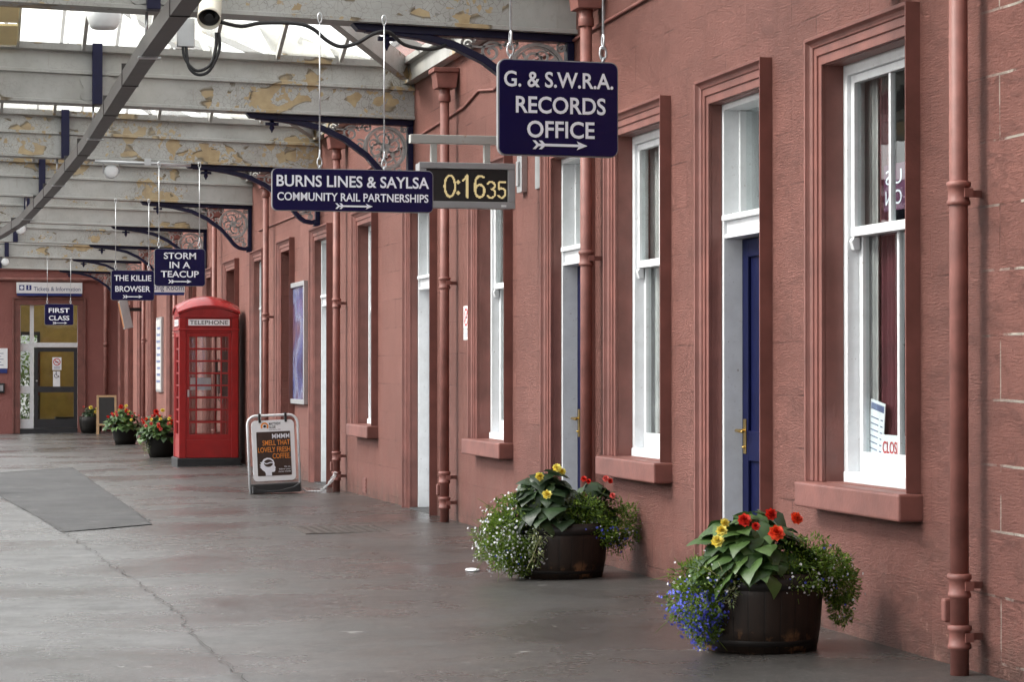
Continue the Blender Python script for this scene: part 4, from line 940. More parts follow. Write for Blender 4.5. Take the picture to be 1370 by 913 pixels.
# ------------------------------------------------------------------ platform clock
t = thing('platform_clock', 'grey boxed digital clock with yellow digits on a rust spotted arm', 'clock', (-0.6, 18.7, 2.62))
b = B(); x0, x1, z0, z1 = -0.375, 0.382, 0.0, 0.352
for a_ in ((x0, x1, z1-0.048, z1), (x0, x1, z0, z0+0.052), (x0, x0+0.055, z0+0.053, z1-0.049), (x1-0.055, x1, z0+0.053, z1-0.049)): b.box(a_[0], a_[1], -0.09, -0.055, a_[2], a_[3])
b.box(x0+0.004, x1-0.004, -0.0545, 0.09, z0+0.004, z1-0.004); b.build('case', 'greyplastic', t, bevel=0.004)
b = B(); b.box(x0+0.056, x1-0.056, -0.06, -0.0555, z0+0.054, z1-0.05); b.build('display', 'black', t)
SEG = {'0': ["01110", "11011", "10001", "10001", "10001", "10001", "10001", "11011", "01110"]}
def digit(bb, ch, x, z, wd, h, th):
    seen = set(); pt = 0.0072
    def pl(P, closed=False):
        P = [(px*wd, pz*h) for px, pz in P]
        for i in range(int(-0.15*wd/pt)-1, int(1.15*wd/pt)+2):
            for j in range(-1, int(h/pt)+2):
                u, v = i*pt, j*pt
                for (x0_, y0_), (x1_, y1_) in zip(P[:-1], P[1:]):
                    dx, dy = x1_-x0_, y1_-y0_; t_ = max(0, min(1, ((u-x0_)*dx+(v-y0_)*dy)/(dx*dx+dy*dy+1e-12)))
                    if math.hypot(u-x0_-dx*t_, v-y0_-dy*t_) < th/2: seen.add((i, j)); break
    ar = lambda cx_, cz_, rx, rz, a0, a1, n=14: [(cx_+rx*math.cos(R(a0+(a1-a0)*k/n)), cz_+rz*math.sin(R(a0+(a1-a0)*k/n))) for k in range(n+1)]
    if ch == '0': pl(ar(0.5, 0.5, 0.42, 0.46, 0, 360, 26))
    elif ch == '1': pl([(0.12, 0.74), (0.45, 0.93), (0.5, 0.95)]); pl([(0.5, 0.97), (0.5, 0.03)])
    elif ch == '6': pl([(0.86, 0.90)] + ar(0.55, 0.62, 0.46, 0.34, 70, 180, 8) + [(0.09, 0.35)]); pl(ar(0.5, 0.31, 0.41, 0.27, 0, 360, 22))
    elif ch == '3': pl(ar(0.42, 0.74, 0.42, 0.22, 150, -80, 14)); pl(ar(0.42, 0.28, 0.46, 0.25, 80, -150, 14))
    elif ch == '5': pl([(0.88, 0.95), (0.2, 0.95), (0.14, 0.55)]); pl(ar(0.46, 0.32, 0.44, 0.28, 130, -145, 16))
    for i, j in sorted(seen): bb.box(x+i*pt-0.0031, x+i*pt+0.0031, -0.0645, -0.061, z+j*pt-0.0031, z+j*pt+0.0031)
b = B(); u = 1/175.0
zb_ = 0.352-(700-350)/7.6*u/1.0
sc = lambda px: (px-94)/7.6/172.0 - 0.375     # picture width of the case mapped on its real width
zc0 = 0.352-(703-350)/7.6/172.0
digit(b, '0', sc(350), zc0, 0.098, 0.178, 0.017); digit(b, '1', sc(535), zc0, 0.088, 0.178, 0.017); digit(b, '6', sc(665), zc0, 0.088, 0.178, 0.017)
digit(b, '3', sc(800), zc0, 0.072, 0.132, 0.015); digit(b, '5', sc(906), zc0, 0.072, 0.132, 0.015)
for vz in (545, 655):
    for i in range(-2, 3):
        for j in range(-2, 3):
            if i*i+j*j < 5: xx, zz = sc(499)+i*0.0072, 0.352-(vz-350)/7.6/172.0+j*0.0072; b.box(xx-0.0031, xx+0.0031, -0.0645, -0.061, zz-0.0031, zz+0.0031)
b.build('digits', 'led', t)
b = B(); b.box(-0.435, 0.585, -0.04, 0.04, 0.502, 0.568); b.build('arm', 'rustbar', t, bevel=0.004)
for xx in (-0.247, 0.174): b = B(); b.box(xx-0.022, xx+0.022, -0.03, 0.03, 0.352, 0.501); b.build('drop_post', 'rustbar', t)
b = B(); b.box(0.585, 0.599, -0.10, 0.10, 0.17, 0.60); b.build('wall_plate', 'alu', t)
b = B(); b.box(0.27, 0.31, -0.0915, -0.09, 0.012, 0.028); b.build('maker_label', 'lampwhite', t)
b = B(); b.box(-0.05, 0.0, 19.12-19.2, 19.28-19.2, 0.0, 0.30); b.box(-0.07, -0.05, -0.03, 0.03, 0.05, 0.25)
tag(b.build('wall_fitting', 'alu', None, loc=(0, 19.2, 2.79), bevel=0.004), 'narrow grey metal fitting on the wall below the clock arm', 'bracket')

# ------------------------------------------------------------------ telephone box
tb = thing('telephone_box', 'red cast iron telephone box with domed roof and black plinth', 'telephone box', (-0.565, 38.05, gz(-0.66, 37.6)))
hw = 0.45
b = B(); b.box(-hw-0.03, hw+0.03, -hw-0.03, hw+0.03, -0.05, 0.12); b.build('plinth', 'plinth', tb, bevel=0.012)
b = B(); Z1, Z2 = 2.02, 2.26
for sx in (-1, 1):
    for sy in (-1, 1): b.box(min(sx*hw, sx*(hw-0.105)), max(sx*hw, sx*(hw-0.105)), min(sy*hw, sy*(hw-0.105)), max(sy*hw, sy*(hw-0.105)), 0.12, Z2)
for sx in (-1, 1):
    b.box(min(sx*(hw-0.012), sx*(hw-0.06)), max(sx*(hw-0.012), sx*(hw-0.06)), -hw+0.1055, hw-0.1055, 0.121, 0.40); b.box(-hw+0.1055, hw-0.1055, min(sx*(hw-0.012), sx*(hw-0.06)), max(sx*(hw-0.012), sx*(hw-0.06)), 0.1215, 0.40)
    b.box(min(sx*(hw-0.008), sx*(hw-0.07)), max(sx*(hw-0.008), sx*(hw-0.07)), -hw+0.106, hw-0.106, Z1, Z2); b.box(-hw+0.106, hw-0.106, min(sx*(hw-0.008), sx*(hw-0.07)), max(sx*(hw-0.008), sx*(hw-0.07)), Z1+0.0005, Z2)
b.box(-hw-0.014, hw+0.014, -hw-0.014, hw+0.014, Z2-0.20, Z2-0.17)
b.box(hw-0.05, hw-0.02, -hw+0.107, hw-0.107, 0.405, Z1-0.002)       # blank back panel on the wall side
body = b.build('body', 'red', tb, bevel=0.008)
# roof: segmental pediments on four sides and a shallow dome
r = B(); n_ = 16
ar_ = lambda u: 0.105*(1-u*u)
P = lambda e, z: [(-hw-e, Z2+0.001)] + [((-hw-e)*(1-2*k/n_), Z2+z+ar_(1-2*k/n_)) for k in range(n_+1)] + [(hw+e, Z2+0.001)]
r.prism(P(0.004, 0.045), 'y', -hw-0.004, hw+0.004)
r.prism(P(0.0045, 0.0445), 'x', -hw-0.0045, hw+0.0045)
gN = 16; vs = []
for lay in (0, 1):
    for i in range(gN+1):
        for j in range(gN+1):
            u_, v_ = -1+2*i/gN, -1+2*j/gN
            vs.append((u_*(hw+0.024), v_*(hw+0.024), Z2+0.048+0.035*lay+ar_(u_)+ar_(v_)+(0.045*(1-u_*u_)*(1-v_*v_))))
m_ = (gN+1)**2; q_ = lambda i, j: i*(gN+1)+j
fs = [(q_(i, j)+m_, q_(i+1, j)+m_, q_(i+1, j+1)+m_, q_(i, j+1)+m_) for i in range(gN) for j in range(gN)] + [(q_(i, j), q_(i, j+1), q_(i+1, j+1), q_(i+1, j)) for i in range(gN) for j in range(gN)]
r.add(vs, fs, True)
sd = []
for i in range(gN):
    for a_, c_ in ((q_(i, 0), q_(i+1, 0)), (q_(i, gN), q_(i+1, gN)), (q_(0, i), q_(0, i+1)), (q_(gN, i), q_(gN, i+1))): sd.append((a_, c_, c_+m_, a_+m_))
r.add(vs, sd)
r.build('roof', 'redgloss', tb)
def glazed(axis, sgn, name):
    b = B(); g = B(); w0 = hw-0.106; ys0 = sgn*(hw-0.05); z0, z1 = 0.40, Z1
    def bx(bb, u0, u1, d0, d1, za, zb_):
        lo, hi = min(ys0+sgn*d0, ys0+sgn*d1), max(ys0+sgn*d0, ys0+sgn*d1)
        bb.box(u0, u1, lo, hi, za, zb_) if axis == 'y' else bb.box(lo, hi, u0, u1, za, zb_)
    bx(b, -w0, -w0+0.05, 0, 0.035, z0, z1); bx(b, w0-0.05, w0, 0, 0.035, z0, z1); bx(b, -w0+0.0505, w0-0.0505, 0, 0.0345, z0, z0+0.08); bx(b, -w0+0.0505, w0-0.0505, 0, 0.0345, z1-0.05, z1)
    iw = w0-0.05
    for uu in (-iw+0.105, iw-0.105): bx(b, uu-0.011, uu+0.011, 0.004, 0.03, z0+0.081, z1-0.051)
    for k in range(1, 8):
        zz = z0+0.08+(z1-z0-0.13)*k/8
        for u0, u1 in ((-iw, -iw+0.0935), (-iw+0.1165, iw-0.1165), (iw-0.0935, iw)): bx(b, u0, u1, 0.006, 0.028, zz-0.013, zz+0.013)
    o = b.build(name, 'red', tb, bevel=0.003)
    bx(g, -iw, iw, 0.014, 0.018, z0+0.08, z1-0.05); g.build('pane', 'boxglass', o)
    return o
dr = glazed('y', -1, 'door'); glazed('x', -1, 'window'); glazed('y', 1, 'window')
h = B(); h.box(-0.325, -0.30, -hw-0.02, -hw+0.02, 1.05, 1.16); h.build('handle', 'chrome', dr)
for ax, sg in (('y', -1), ('x', -1)):
    s = B(); zc = Z2-0.075
    if ax == 'y': s.box(-0.315, 0.315, -hw-0.004, -hw+0.012, zc-0.048, zc+0.048)
    else: s.box(-hw-0.004, -hw+0.012, -0.315, 0.315, zc-0.048, zc+0.048)
    so_ = s.build('name_panel', 'paper', tb)
    f = B()
    if ax == 'y':
        f.box(-0.335, 0.335, -hw-0.008, -hw+0.01, zc+0.0485, zc+0.062); f.box(-0.335, 0.335, -hw-0.008, -hw+0.01, zc-0.062, zc-0.0485); f.box(-0.335, -0.3155, -hw-0.008, -hw+0.01, zc-0.048, zc+0.048); f.box(0.3155, 0.335, -hw-0.008, -hw+0.01, zc-0.048, zc+0.048)
        text('lettering', 'TELEPHONE', 0.062, 'ink', so_, (0, -hw-0.005, zc-0.031), 0.58, bold=0.004)
    else:
        f.box(-hw-0.008, -hw+0.01, -0.335, 0.335, zc+0.0485, zc+0.062); f.box(-hw-0.008, -hw+0.01, -0.335, 0.335, zc-0.062, zc-0.0485)
        text('lettering', 'TELEPHONE', 0.062, 'ink', so_, (-hw-0.005, 0, zc-0.031), 0.58, bold=0.004, face='-x')
    f.build('panel_frame', 'red', so_)
ph = B(); ph.box(0.25, 0.395, 0.02, 0.28, 1.05, 1.75); ph.box(0.20, 0.25, 0.06, 0.24, 1.1, 1.45); ph.tube([(0.21, 0.02, 1.62), (0.17, 0.02, 1.60), (0.17, 0.02, 1.42), (0.21, 0.02, 1.40)], 0.022, 8); ph.tube([(0.21, 0.02, 1.38), (0.19, -0.02, 1.0), (0.26, 0.06, 0.95), (0.3, 0.1, 1.1)], 0.008, 6)
ph.build('telephone', 'black', tb, bevel=0.006)
nb = B(); nb.box(-0.20, 0.12, 0.36, 0.366, 1.15, 1.34); nb.build('notice', 'paper', tb)

# ------------------------------------------------------------------ coffee pavement sign and its chain
sg = thing('pavement_sign', 'white framed swinging pavement sign advertising fresh coffee', 'pavement sign', (-0.835, 27.95, gz(-0.85, 27.95)+0.012), R(3))
sg.rotation_euler = (R(-2), R(-2.2), R(3))
b = B(); hw_ = 0.29
fp = [(-hw_, 0, 0.0), (-hw_, 0, 0.78)] + [(-hw_+0.10-0.10*math.cos(R(a_)), 0, 0.78+0.10*math.sin(R(a_))) for a_ in range(15, 91, 15)] + [(hw_-0.10+0.10*math.sin(R(a_)), 0, 0.78+0.10*math.cos(R(a_))) for a_ in range(0, 91, 15)] + [(hw_, 0, 0.0)]
b.tube(fp, 0.0145, 12); b.build('frame', 'white', sg)
b = B(); b.prism([(-0.275, 0.0), (0.275, 0.0), (0.275, 0.105), (-0.275, 0.105)], 'y', 0.02, 0.12); b.prism([(-0.275, 0.0), (0.275, 0.0), (0.275, 0.105), (0.20, 0.06), (0.05, 0.03), (-0.10, 0.028), (-0.22, 0.05), (-0.275, 0.085)], 'y', -0.10, -0.02)
b.box(-0.26, 0.26, -0.019, 0.019, 0.0, 0.10); b.build('base', 'rubber', sg, bevel=0.008)
b = B(); b.prism(rrect(-0.245, 0.245, 0.135, 0.825, 0.05), 'y', -0.012, 0.012); pn = b.build('panel', 'paper', sg, bevel=0.003)
b = B(); b.prism(rrect(-0.195, 0.195, 0.195, 0.695, 0.006), 'y', -0.016, -0.0125); po = b.build('poster', 'brown', pn)
text('lettering', 'MMMM', 0.055, 'letter', po, (0.185, -0.0165, 0.615), 0.20, 'RIGHT', 0.004)
for s_, z_, w__ in (('SMELL THAT', 0.540, 0.315), ('LOVELY FRESH', 0.462, 0.37), ('COFFEE.', 0.388, 0.205)): text('lettering', s_, 0.058, 'orange', po, (0.187, -0.0165, z_), w__, 'RIGHT', 0.006)
for s_, z_, w__ in (('Go on,', 0.285, 0.075), ('follow your', 0.258, 0.135), ('nose inside', 0.231, 0.14)): text('lettering', s_, 0.016, 'letter', po, (0.185, -0.0165, z_), w__, 'RIGHT', 0.006)
hd = B()
prof = [(-0.105, 0.195), (-0.105, 0.225), (-0.118, 0.245), (-0.14, 0.262), (-0.158, 0.285), (-0.17, 0.30), (-0.155, 0.305), (-0.172, 0.325), (-0.152, 0.328), (-0.165, 0.352), (-0.145, 0.352), (-0.125, 0.385), (-0.085, 0.40), (-0.045, 0.395), (-0.012, 0.37), (0.0, 0.335), (-0.002, 0.31), (0.014, 0.282), (0.004, 0.275), (0.008, 0.262), (0.002, 0.245), (-0.008, 0.236), (-0.035, 0.235), (-0.035, 0.195)]
hd.prism([(x*1.0, z) for x, z in prof], 'y', -0.0185, -0.0165); hd.build('head_emblem', 'letter', po)
bn = B(); bn.prism([(-0.07+0.052*math.cos(2*PI*k/20), 0.338+0.043*math.sin(2*PI*k/20)) for k in range(20)], 'y', -0.0195, -0.0187); bno = bn.build('bean_emblem', 'brown', po)
bl = B(); bl.ribbon([(-0.12, 0.345), (-0.10, 0.333), (-0.08, 0.334), (-0.06, 0.342), (-0.04, 0.345), (-0.02, 0.338)], 0.011, -0.0205, -0.0197); bl.build('bean_line', 'letter', po)
lg = B(); lg.ribbon([(-0.095+0.036*math.cos(R(a_)), 0.758+0.036*math.sin(R(a_))) for a_ in range(-40, 221, 15)], 0.018, -0.0145, -0.0125); lg.build('logo_ring', 'orange', pn)
lg = B(); lg.lathe([(0.016, -0.0145), (0.016, -0.0125)], 14, (-0.095, 0, 0.758), 'y'); lg.box(-0.095, -0.073, -0.0145, -0.0125, 0.75, 0.758); lg.build('logo_cup', 'ink', pn)
text('lettering', 'MATTHEW', 0.030, 'ink', pn, (-0.045, -0.0135, 0.770), 0.135, 'LEFT', 0.012)
text('lettering', 'ALGIE', 0.030, 'ink', pn, (-0.045, -0.0135, 0.732), 0.075, 'LEFT', 0.012)
text('lettering', 'great tasting coffee', 0.011, 'ink', pn, (-0.045, -0.0135, 0.712), 0.135, 'LEFT', 0.0)
for xx in (-0.15, 0.15): c = B(); c.box(xx-0.014, xx+0.014, -0.024, 0.024, 0.80, 0.905); c.build('clip', 'black', sg, bevel=0.004)
chp = []
A_ = Vector((-0.53, 28.0, 0.02)); B_ = Vector((-0.14, 28.0, 0.20))
for k in range(25):
    u_ = k/24; p_ = A_.lerp(B_, u_); chp.append(Vector((p_.x, p_.y+0.03*math.sin(u_*7), max(gz(p_.x, 28)+0.012, p_.z-0.14*math.sin(PI*u_)))))
c = B()
for k in range(24):
    m_ = (chp[k]+chp[k+1])/2; d_ = (chp[k+1]-chp[k]).normalized(); s_ = d_.cross(Vector((0, 1, 0) if k % 2 else (0.3, 0.2, 1))).normalized()
    c.tube([m_ + d_*0.014*math.cos(q)*1.2 + s_*0.008*math.sin(q) - Vector((-0.33, 28, 0)) for q in [2*PI*i/10 for i in range(11)]], 0.0035, 5, caps=False)
for k in range(18):
    u_ = k/17; q_ = Vector((-0.14-0.17*u_, 27.95-0.02*u_, 0.20-0.20*u_**0.6)); q_.z = max(q_.z, gz(q_.x, 28)+0.012)
    s_ = Vector((rnd.uniform(-1, 1), 0.5, rnd.uniform(-1, 1))).normalized(); d_ = s_.cross(Vector((0, 1, 0.1))).normalized()
    c.tube([q_ + d_*0.015*math.cos(a_) + s_*0.008*math.sin(a_) - Vector((-0.33, 28, 0)) for a_ in [2*PI*i/10 for i in range(11)]], 0.0035, 5, caps=False)
tag(c.build('chain', 'chain', None, loc=(-0.33, 28, 0)), 'white plastic chain from the coffee sign to the foot of a red drainpipe', 'chain')

# ------------------------------------------------------------------ signs, posters and notices on the walls
t = thing('poster_case', 'silver framed blue and purple poster on the wall above the coffee sign', 'poster', (0, 31.76, 0.935))
b = B(); L_, H_ = 0.645, 1.58
for a_ in ((-L_, L_, H_-0.06, H_), (-L_, L_, 0, 0.06), (-L_, -L_+0.06, 0.0605, H_-0.0605), (L_-0.06, L_, 0.0605, H_-0.0605)): b.box(-0.055, 0, a_[0], a_[1], a_[2], a_[3])
b.build('frame', 'alu', t, bevel=0.004)
b = B(); b.box(-0.022, -0.002, -L_+0.061, L_-0.061, 0.061, H_-0.061); b.build('poster', 'poster', t)
t = thing('notice_board', 'narrow white notice board on the wall behind the telephone box', 'notice board', (0, 52.4, 0.92))
b = B(); b.box(-0.05, 0, -0.62, 0.62, 0, 1.58); b.build('frame', 'alu', t, bevel=0.004)
b = B(); b.box(-0.056, -0.051, -0.57, 0.57, 0.05, 1.53); pp_ = b.build('sheet', 'curtain', t)
b = B()
for k in range(9): b.box(-0.058, -0.0565, -0.45, 0.45-0.1*(k % 3), 0.2+k*0.14, 0.25+k*0.14)
b.build('print', 'signtext', t)
t = thing('no_smoking_notice', 'small white no smoking notice on the wall beside a drainpipe', 'notice', (0, 21.45, 1.64))
b = B(); b.box(-0.004, 0, -0.105, 0.105, 0, 0.30); b.build('plate', 'paper', t)
def yring(bb, r0, r1, cy, cz, x0, x1, n=24):
    vs = []
    for k in range(n):
        a_ = 2*PI*k/n
        for r_ in (r0, r1): vs.append((x0, cy+r_*math.cos(a_), cz+r_*math.sin(a_)))
    bb.add(vs, [(2*k, 2*k+1, (2*k+3) % (2*n), (2*k+2) % (2*n)) for k in range(n)])
b = B(); yring(b, 0.062, 0.082, 0, 0.20, -0.0055, 0); b.box(-0.0055, -0.0045, -0.009, 0.009, 0.135, 0.265, Matrix.Translation((0, 0, 0.2)) @ Matrix.Rotation(R(45), 4, 'X') @ Matrix.Translation((0, 0, -0.2))); b.build('prohibition_ring', 'inkred', t)
b = B(); b.box(-0.005, -0.0042, -0.045, 0.035, 0.19, 0.205); b.box(-0.005, -0.0042, 0.02, 0.035, 0.21, 0.235); b.build('cigarette', 'ink', t)
text('lettering', 'NO SMOKING', 0.018, 'ink', t, (-0.0045, 0, 0.085), 0.17, face='-x')
b = B()
for k in range(3): b.box(-0.005, -0.0042, -0.08, 0.08, 0.03+k*0.016, 0.036+k*0.016)
b.build('print', 'signtext', t)
def wayfinding(name, label, x0, x1, y, z0, z1, s, tx0, tx1, arm):
    t = thing(name, label, 'sign', ((x0+x1)/2, y, z0)); hw = (x1-x0)/2; H = z1-z0
    b = B(); b.box(-hw, hw, -0.03, 0.03, H*0.19, H); b.build('board', 'paper', t, bevel=0.003)
    b = B(); b.box(-hw+0.015, hw-0.015, -0.031, 0.029, 0.0, H*0.188); b.build('blue_band', 'inkblue', t)
    text('lettering', s, 0.105, 'signtext', t, (tx0, -0.0315, H*0.19+0.065 if H > 0.3 else H*0.19+0.045), tx1-tx0, 'LEFT', 0.004)
    if arm: a_ = B(); a_.box(hw, hw+0.06, -0.02, 0.02, H*0.4, H*0.8); a_.build('arm', 'alu', t)
    return t
t = wayfinding('station_sign', 'long white and blue sign reading Tickets & Information over the glazed door', -2.62, -0.945, YE-0.12, 3.31, 3.655, 'Tickets & Information', -0.40, 0.79, False)
b = B(); b.box(-0.77, -0.64, -0.0325, -0.0305, 0.145, 0.275); b.box(-0.59, -0.46, -0.0325, -0.0305, 0.145, 0.275); b.build('pictogram_tile', 'inkblue', t)
b = B(); b.lathe([(0.045, -0.034), (0.045, -0.0328)], 16, (-0.705, 0, 0.21), 'y'); b.prism([(-0.54, 0.165), (-0.51, 0.165), (-0.51, 0.225), (-0.54, 0.225)], 'y', -0.034, -0.0328); b.lathe([(0.017, -0.034), (0.017, -0.0328)], 12, (-0.525, 0, 0.25), 'y')
b.build('pictogram', 'letter', t)
b = B(); b.box(-0.8, -0.7, 0.03, 0.12, 0.12, 0.3); b.box(0.7, 0.8, 0.03, 0.12, 0.12, 0.3); b.build('wall_fixing', 'alu', t)
wayfinding('station_sign', 'white and blue sign reading Waiting Room, mostly hidden behind the teacup sign', -1.05, -0.06, 46.6, 2.79, 3.06, 'Waiting Room', -0.33, 0.47, True)
t = thing('information_notice', 'white notice with a navy foot on the end wall at the left edge', 'notice', (-3.3, YE-0.02, 1.31))
b = B(); b.box(-0.5, 0.46, -0.02, 0.019, 0.12, 0.64); b.build('plate', 'paper', t)
b = B(); b.box(-0.5, 0.455, -0.021, 0.018, 0.0, 0.119); b.build('blue_band', 'inkblue', t)
b = B()
for k in range(5): b.box(-0.4, 0.36-0.06*(k % 2), -0.022, -0.0205, 0.2+k*0.075, 0.215+k*0.075)
b.build('print', 'signtext', t)
t = thing('wall_box', 'small grey box low on the end wall at the left edge', 'box', (-3.08, YE, 0.80))
b = B(); b.box(-0.17, 0.17, -0.10, 0, 0, 0.25); b.build('case', 'black', t, bevel=0.01)
b = B(); b.box(-0.15, 0.13, -0.106, -0.1005, 0.05, 0.2); b.build('cover', 'greyplastic', t)
# stickers on the end door glass
t = thing('door_notice', 'white no smoking sticker on the glass of the charcoal door', 'notice', (ex(364), YE+0.108, ez(460)))
b = B(); b.box(-0.117, 0.117, 0, 0.004, 0, 0.33); b.build('sticker', 'paper', t)
b = B(); b.ribbon([(0.085*math.cos(2*PI*k/20), 0.21+0.085*math.sin(2*PI*k/20)) for k in range(22)], 0.02, -0.003, -0.0005); b.ribbon([(-0.06, 0.27), (0.06, 0.15)], 0.018, -0.0035, -0.001); b.build('prohibition_ring', 'inkred', t)
b = B(); b.box(-0.045, 0.04, -0.0022, -0.0002, 0.20, 0.218); b.build('cigarette', 'ink', t)
b = B()
for k in range(3): b.box(-0.08, 0.08, -0.002, -0.0004, 0.03+k*0.025, 0.038+k*0.025)
b.build('print', 'signtext', t)
t = thing('door_notice', 'white wheelchair access sticker below the no smoking one on the charcoal door', 'notice', (ex(362), YE+0.108, ez(567)))
b = B(); b.box(-0.09, 0.09, 0, 0.004, 0, 0.40); b.build('sticker', 'paper', t)
b = B(); b.ribbon([(-0.005+0.05*math.cos(R(a_)), 0.28+0.05*math.sin(R(a_))) for a_ in range(100, 380, 20)], 0.014, -0.003, -0.0005); b.ribbon([(-0.01, 0.36), (0.0, 0.29), (0.045, 0.285), (0.065, 0.235)], 0.016, -0.0035, -0.001); b.lathe([(0.014, -0.003), (0.014, -0.0005)], 10, (-0.012, 0, 0.378), 'y'); b.build('wheelchair_symbol', 'ink', t)
# departure screen on the far wall
t = thing('departure_screen', 'tilted grey departure screen seen edge on, high on the far wall', 'screen', (-0.42, 57.2, 2.32))
mt = Matrix.Rotation(R(-12), 4, 'Y')
b = B(); b.box(0.0, 0.20, -0.2, 0.2, 0, 0.66, mt); b.build('case', 'alu', t, bevel=0.01)
b = B(); b.box(-0.012, -0.001, -0.16, 0.02, 0.04, 0.62, mt); b.build('display', 'ledorange', t)
b = B(); b.box(0.1, 0.42, -0.04, 0.04, 0.42, 0.5); b.build('arm', 'black', t)
b = B(); b.lathe([(0.09, 0.06), (0.09, 0.0), (0.07, -0.05), (0.03, -0.075)], 18, axis='y'); tag(b.build('dome_lamp', 'lampwhite', None, loc=(-0.13, YE-0.07, 3.72)), 'small white round lamp in the corner of the end wall', 'lamp')

# ------------------------------------------------------------------ things in the nearest window
t = thing('window_card', 'tilted white opening times card behind the nearest window pane', 'card', (0.212, 12.165, 0.905))
b = B(); mt = Matrix.Rotation(R(8), 4, 'X'); b.box(0, 0.004, -0.10, 0.10, 0, 0.30, mt); b.build('card', 'paper', t)
b = B(); b.box(-0.002, -0.0004, -0.09, 0.09, 0.25, 0.285, mt)
for k in range(6): b.box(-0.002, -0.0004, -0.02, 0.085, 0.04+k*0.033, 0.046+k*0.033, mt); b.box(-0.002, -0.0004, -0.08, -0.05, 0.04+k*0.033, 0.046+k*0.033, mt)
b.build('print', 'signtext', t)
t = thing('closed_sign', 'white card with red lettering CLOSED standing inside the nearest window', 'sign', (0.208, 11.90, 0.905))
b = B(); b.box(0, 0.004, -0.17, 0.17, 0, 0.125); b.build('card', 'paper', t)
text('lettering', 'CLOSED', 0.062, 'inkred', t, (-0.001, 0, 0.03), 0.29, face='-x', bold=0.01)
t = thing('window_lettering', 'dark purple panel with reversed white letters behind the nearest window pane', 'banner', (0.222, 11.86, 2.19))
b = B(); b.box(0, 0.006, -0.20, 0.20, 0, 0.24); b.build('lettering_panel', 'purple', t)  # panel standing in for the mirrored lettering that shows in the pane
text('lettering', 'US', 0.075, 'letter', t, (-0.002, 0.06, 0.135), 0.22, face='-x', mirror=True)
text('lettering', 'ON', 0.075, 'letter', t, (-0.002, 0.06, 0.03), 0.22, face='-x', mirror=True)
b = B(); b.box(-0.002, 0.002, -0.03, 0.03, 0, 0.07); tag(b.build('yellow_note', 'fyel', None, loc=(0.214, 12.29, 0.93)), 'small yellow note at the corner of the nearest window', 'note')

# ------------------------------------------------------------------ manhole, litter
t = thing('manhole_cover', 'rusty rectangular iron cover set in the asphalt before the white door', 'manhole cover', (-1.2, 21.3, gz(-1.2, 21.3)+0.002))
b = B(); b.box(-0.34, 0.50, -0.56, 0.49, -0.03, 0.001); b.build('frame', 'iron', t)
b = B(); b.box(-0.30, 0.46, -0.52, 0.45, -0.03, 0.003)
for i in range(9):
    for j in range(8): b.box(-0.27+i*0.08, -0.23+i*0.08, -0.48+j*0.115, -0.40+j*0.115, 0.0035, 0.006)
b.build('plate', 'iron', t)
b = B(); b.lathe([(0.001, 0.012), (0.03, 0.013), (0.055, 0.009), (0.062, 0.0)], 14); lt = b.build('litter', 'paper', None, loc=(-0.99, 16.6, gz(-0.99, 16.6)+0.005)); lt.scale = (0.8, 1.4, 1); tag(lt, 'flat white scrap of litter on the asphalt left of the second tub', 'litter')

# ------------------------------------------------------------------ planting
def leaf(vs, fs, p, d, upv, L, wd, droop=0.5, fold=0.18, rows=6):
    """one heart-shaped leaf: p root, d direction; a row of five points across, bent down along its length"""
    d = d.normalized(); sd = d.cross(upv); sd = sd.normalized() if sd.length > 1e-4 else Vector((1, 0, 0)); nn = sd.cross(d).normalized()
    prof = [0.30, 0.80, 1.0, 0.98, 0.80, 0.55, 0.27, 0.02]; rows = 8; wav = 6.0 + (abs(p[0])*137) % 2.0
    o = len(vs); q = Vector(p)
    for r_ in range(rows):
        t_ = r_/(rows-1); wr = wd/2*prof[r_]
        ang = droop*t_*1.3
        dd = (d*math.cos(ang) - nn*math.sin(ang)); nm = (nn*math.cos(ang) + d*math.sin(ang))
        if r_: q = q + dd*(L/(rows-1))
        back = -dd*L*0.10 if r_ == 0 else Vector((0, 0, 0))
        for k, s_ in enumerate((-1, -0.5, 0, 0.5, 1)):
            vs.append(q + sd*wr*s_ + nm*(abs(s_)*wr*fold - (s_*s_)*wr*0.12 + 0.06*wr*abs(s_)*math.sin(wav*t_*2+s_*2)) + back*abs(s_))
    for r_ in range(rows-1):
        for k in range(4): a_ = o+r_*5+k; fs.append((a_, a_+1, a_+6, a_+5))
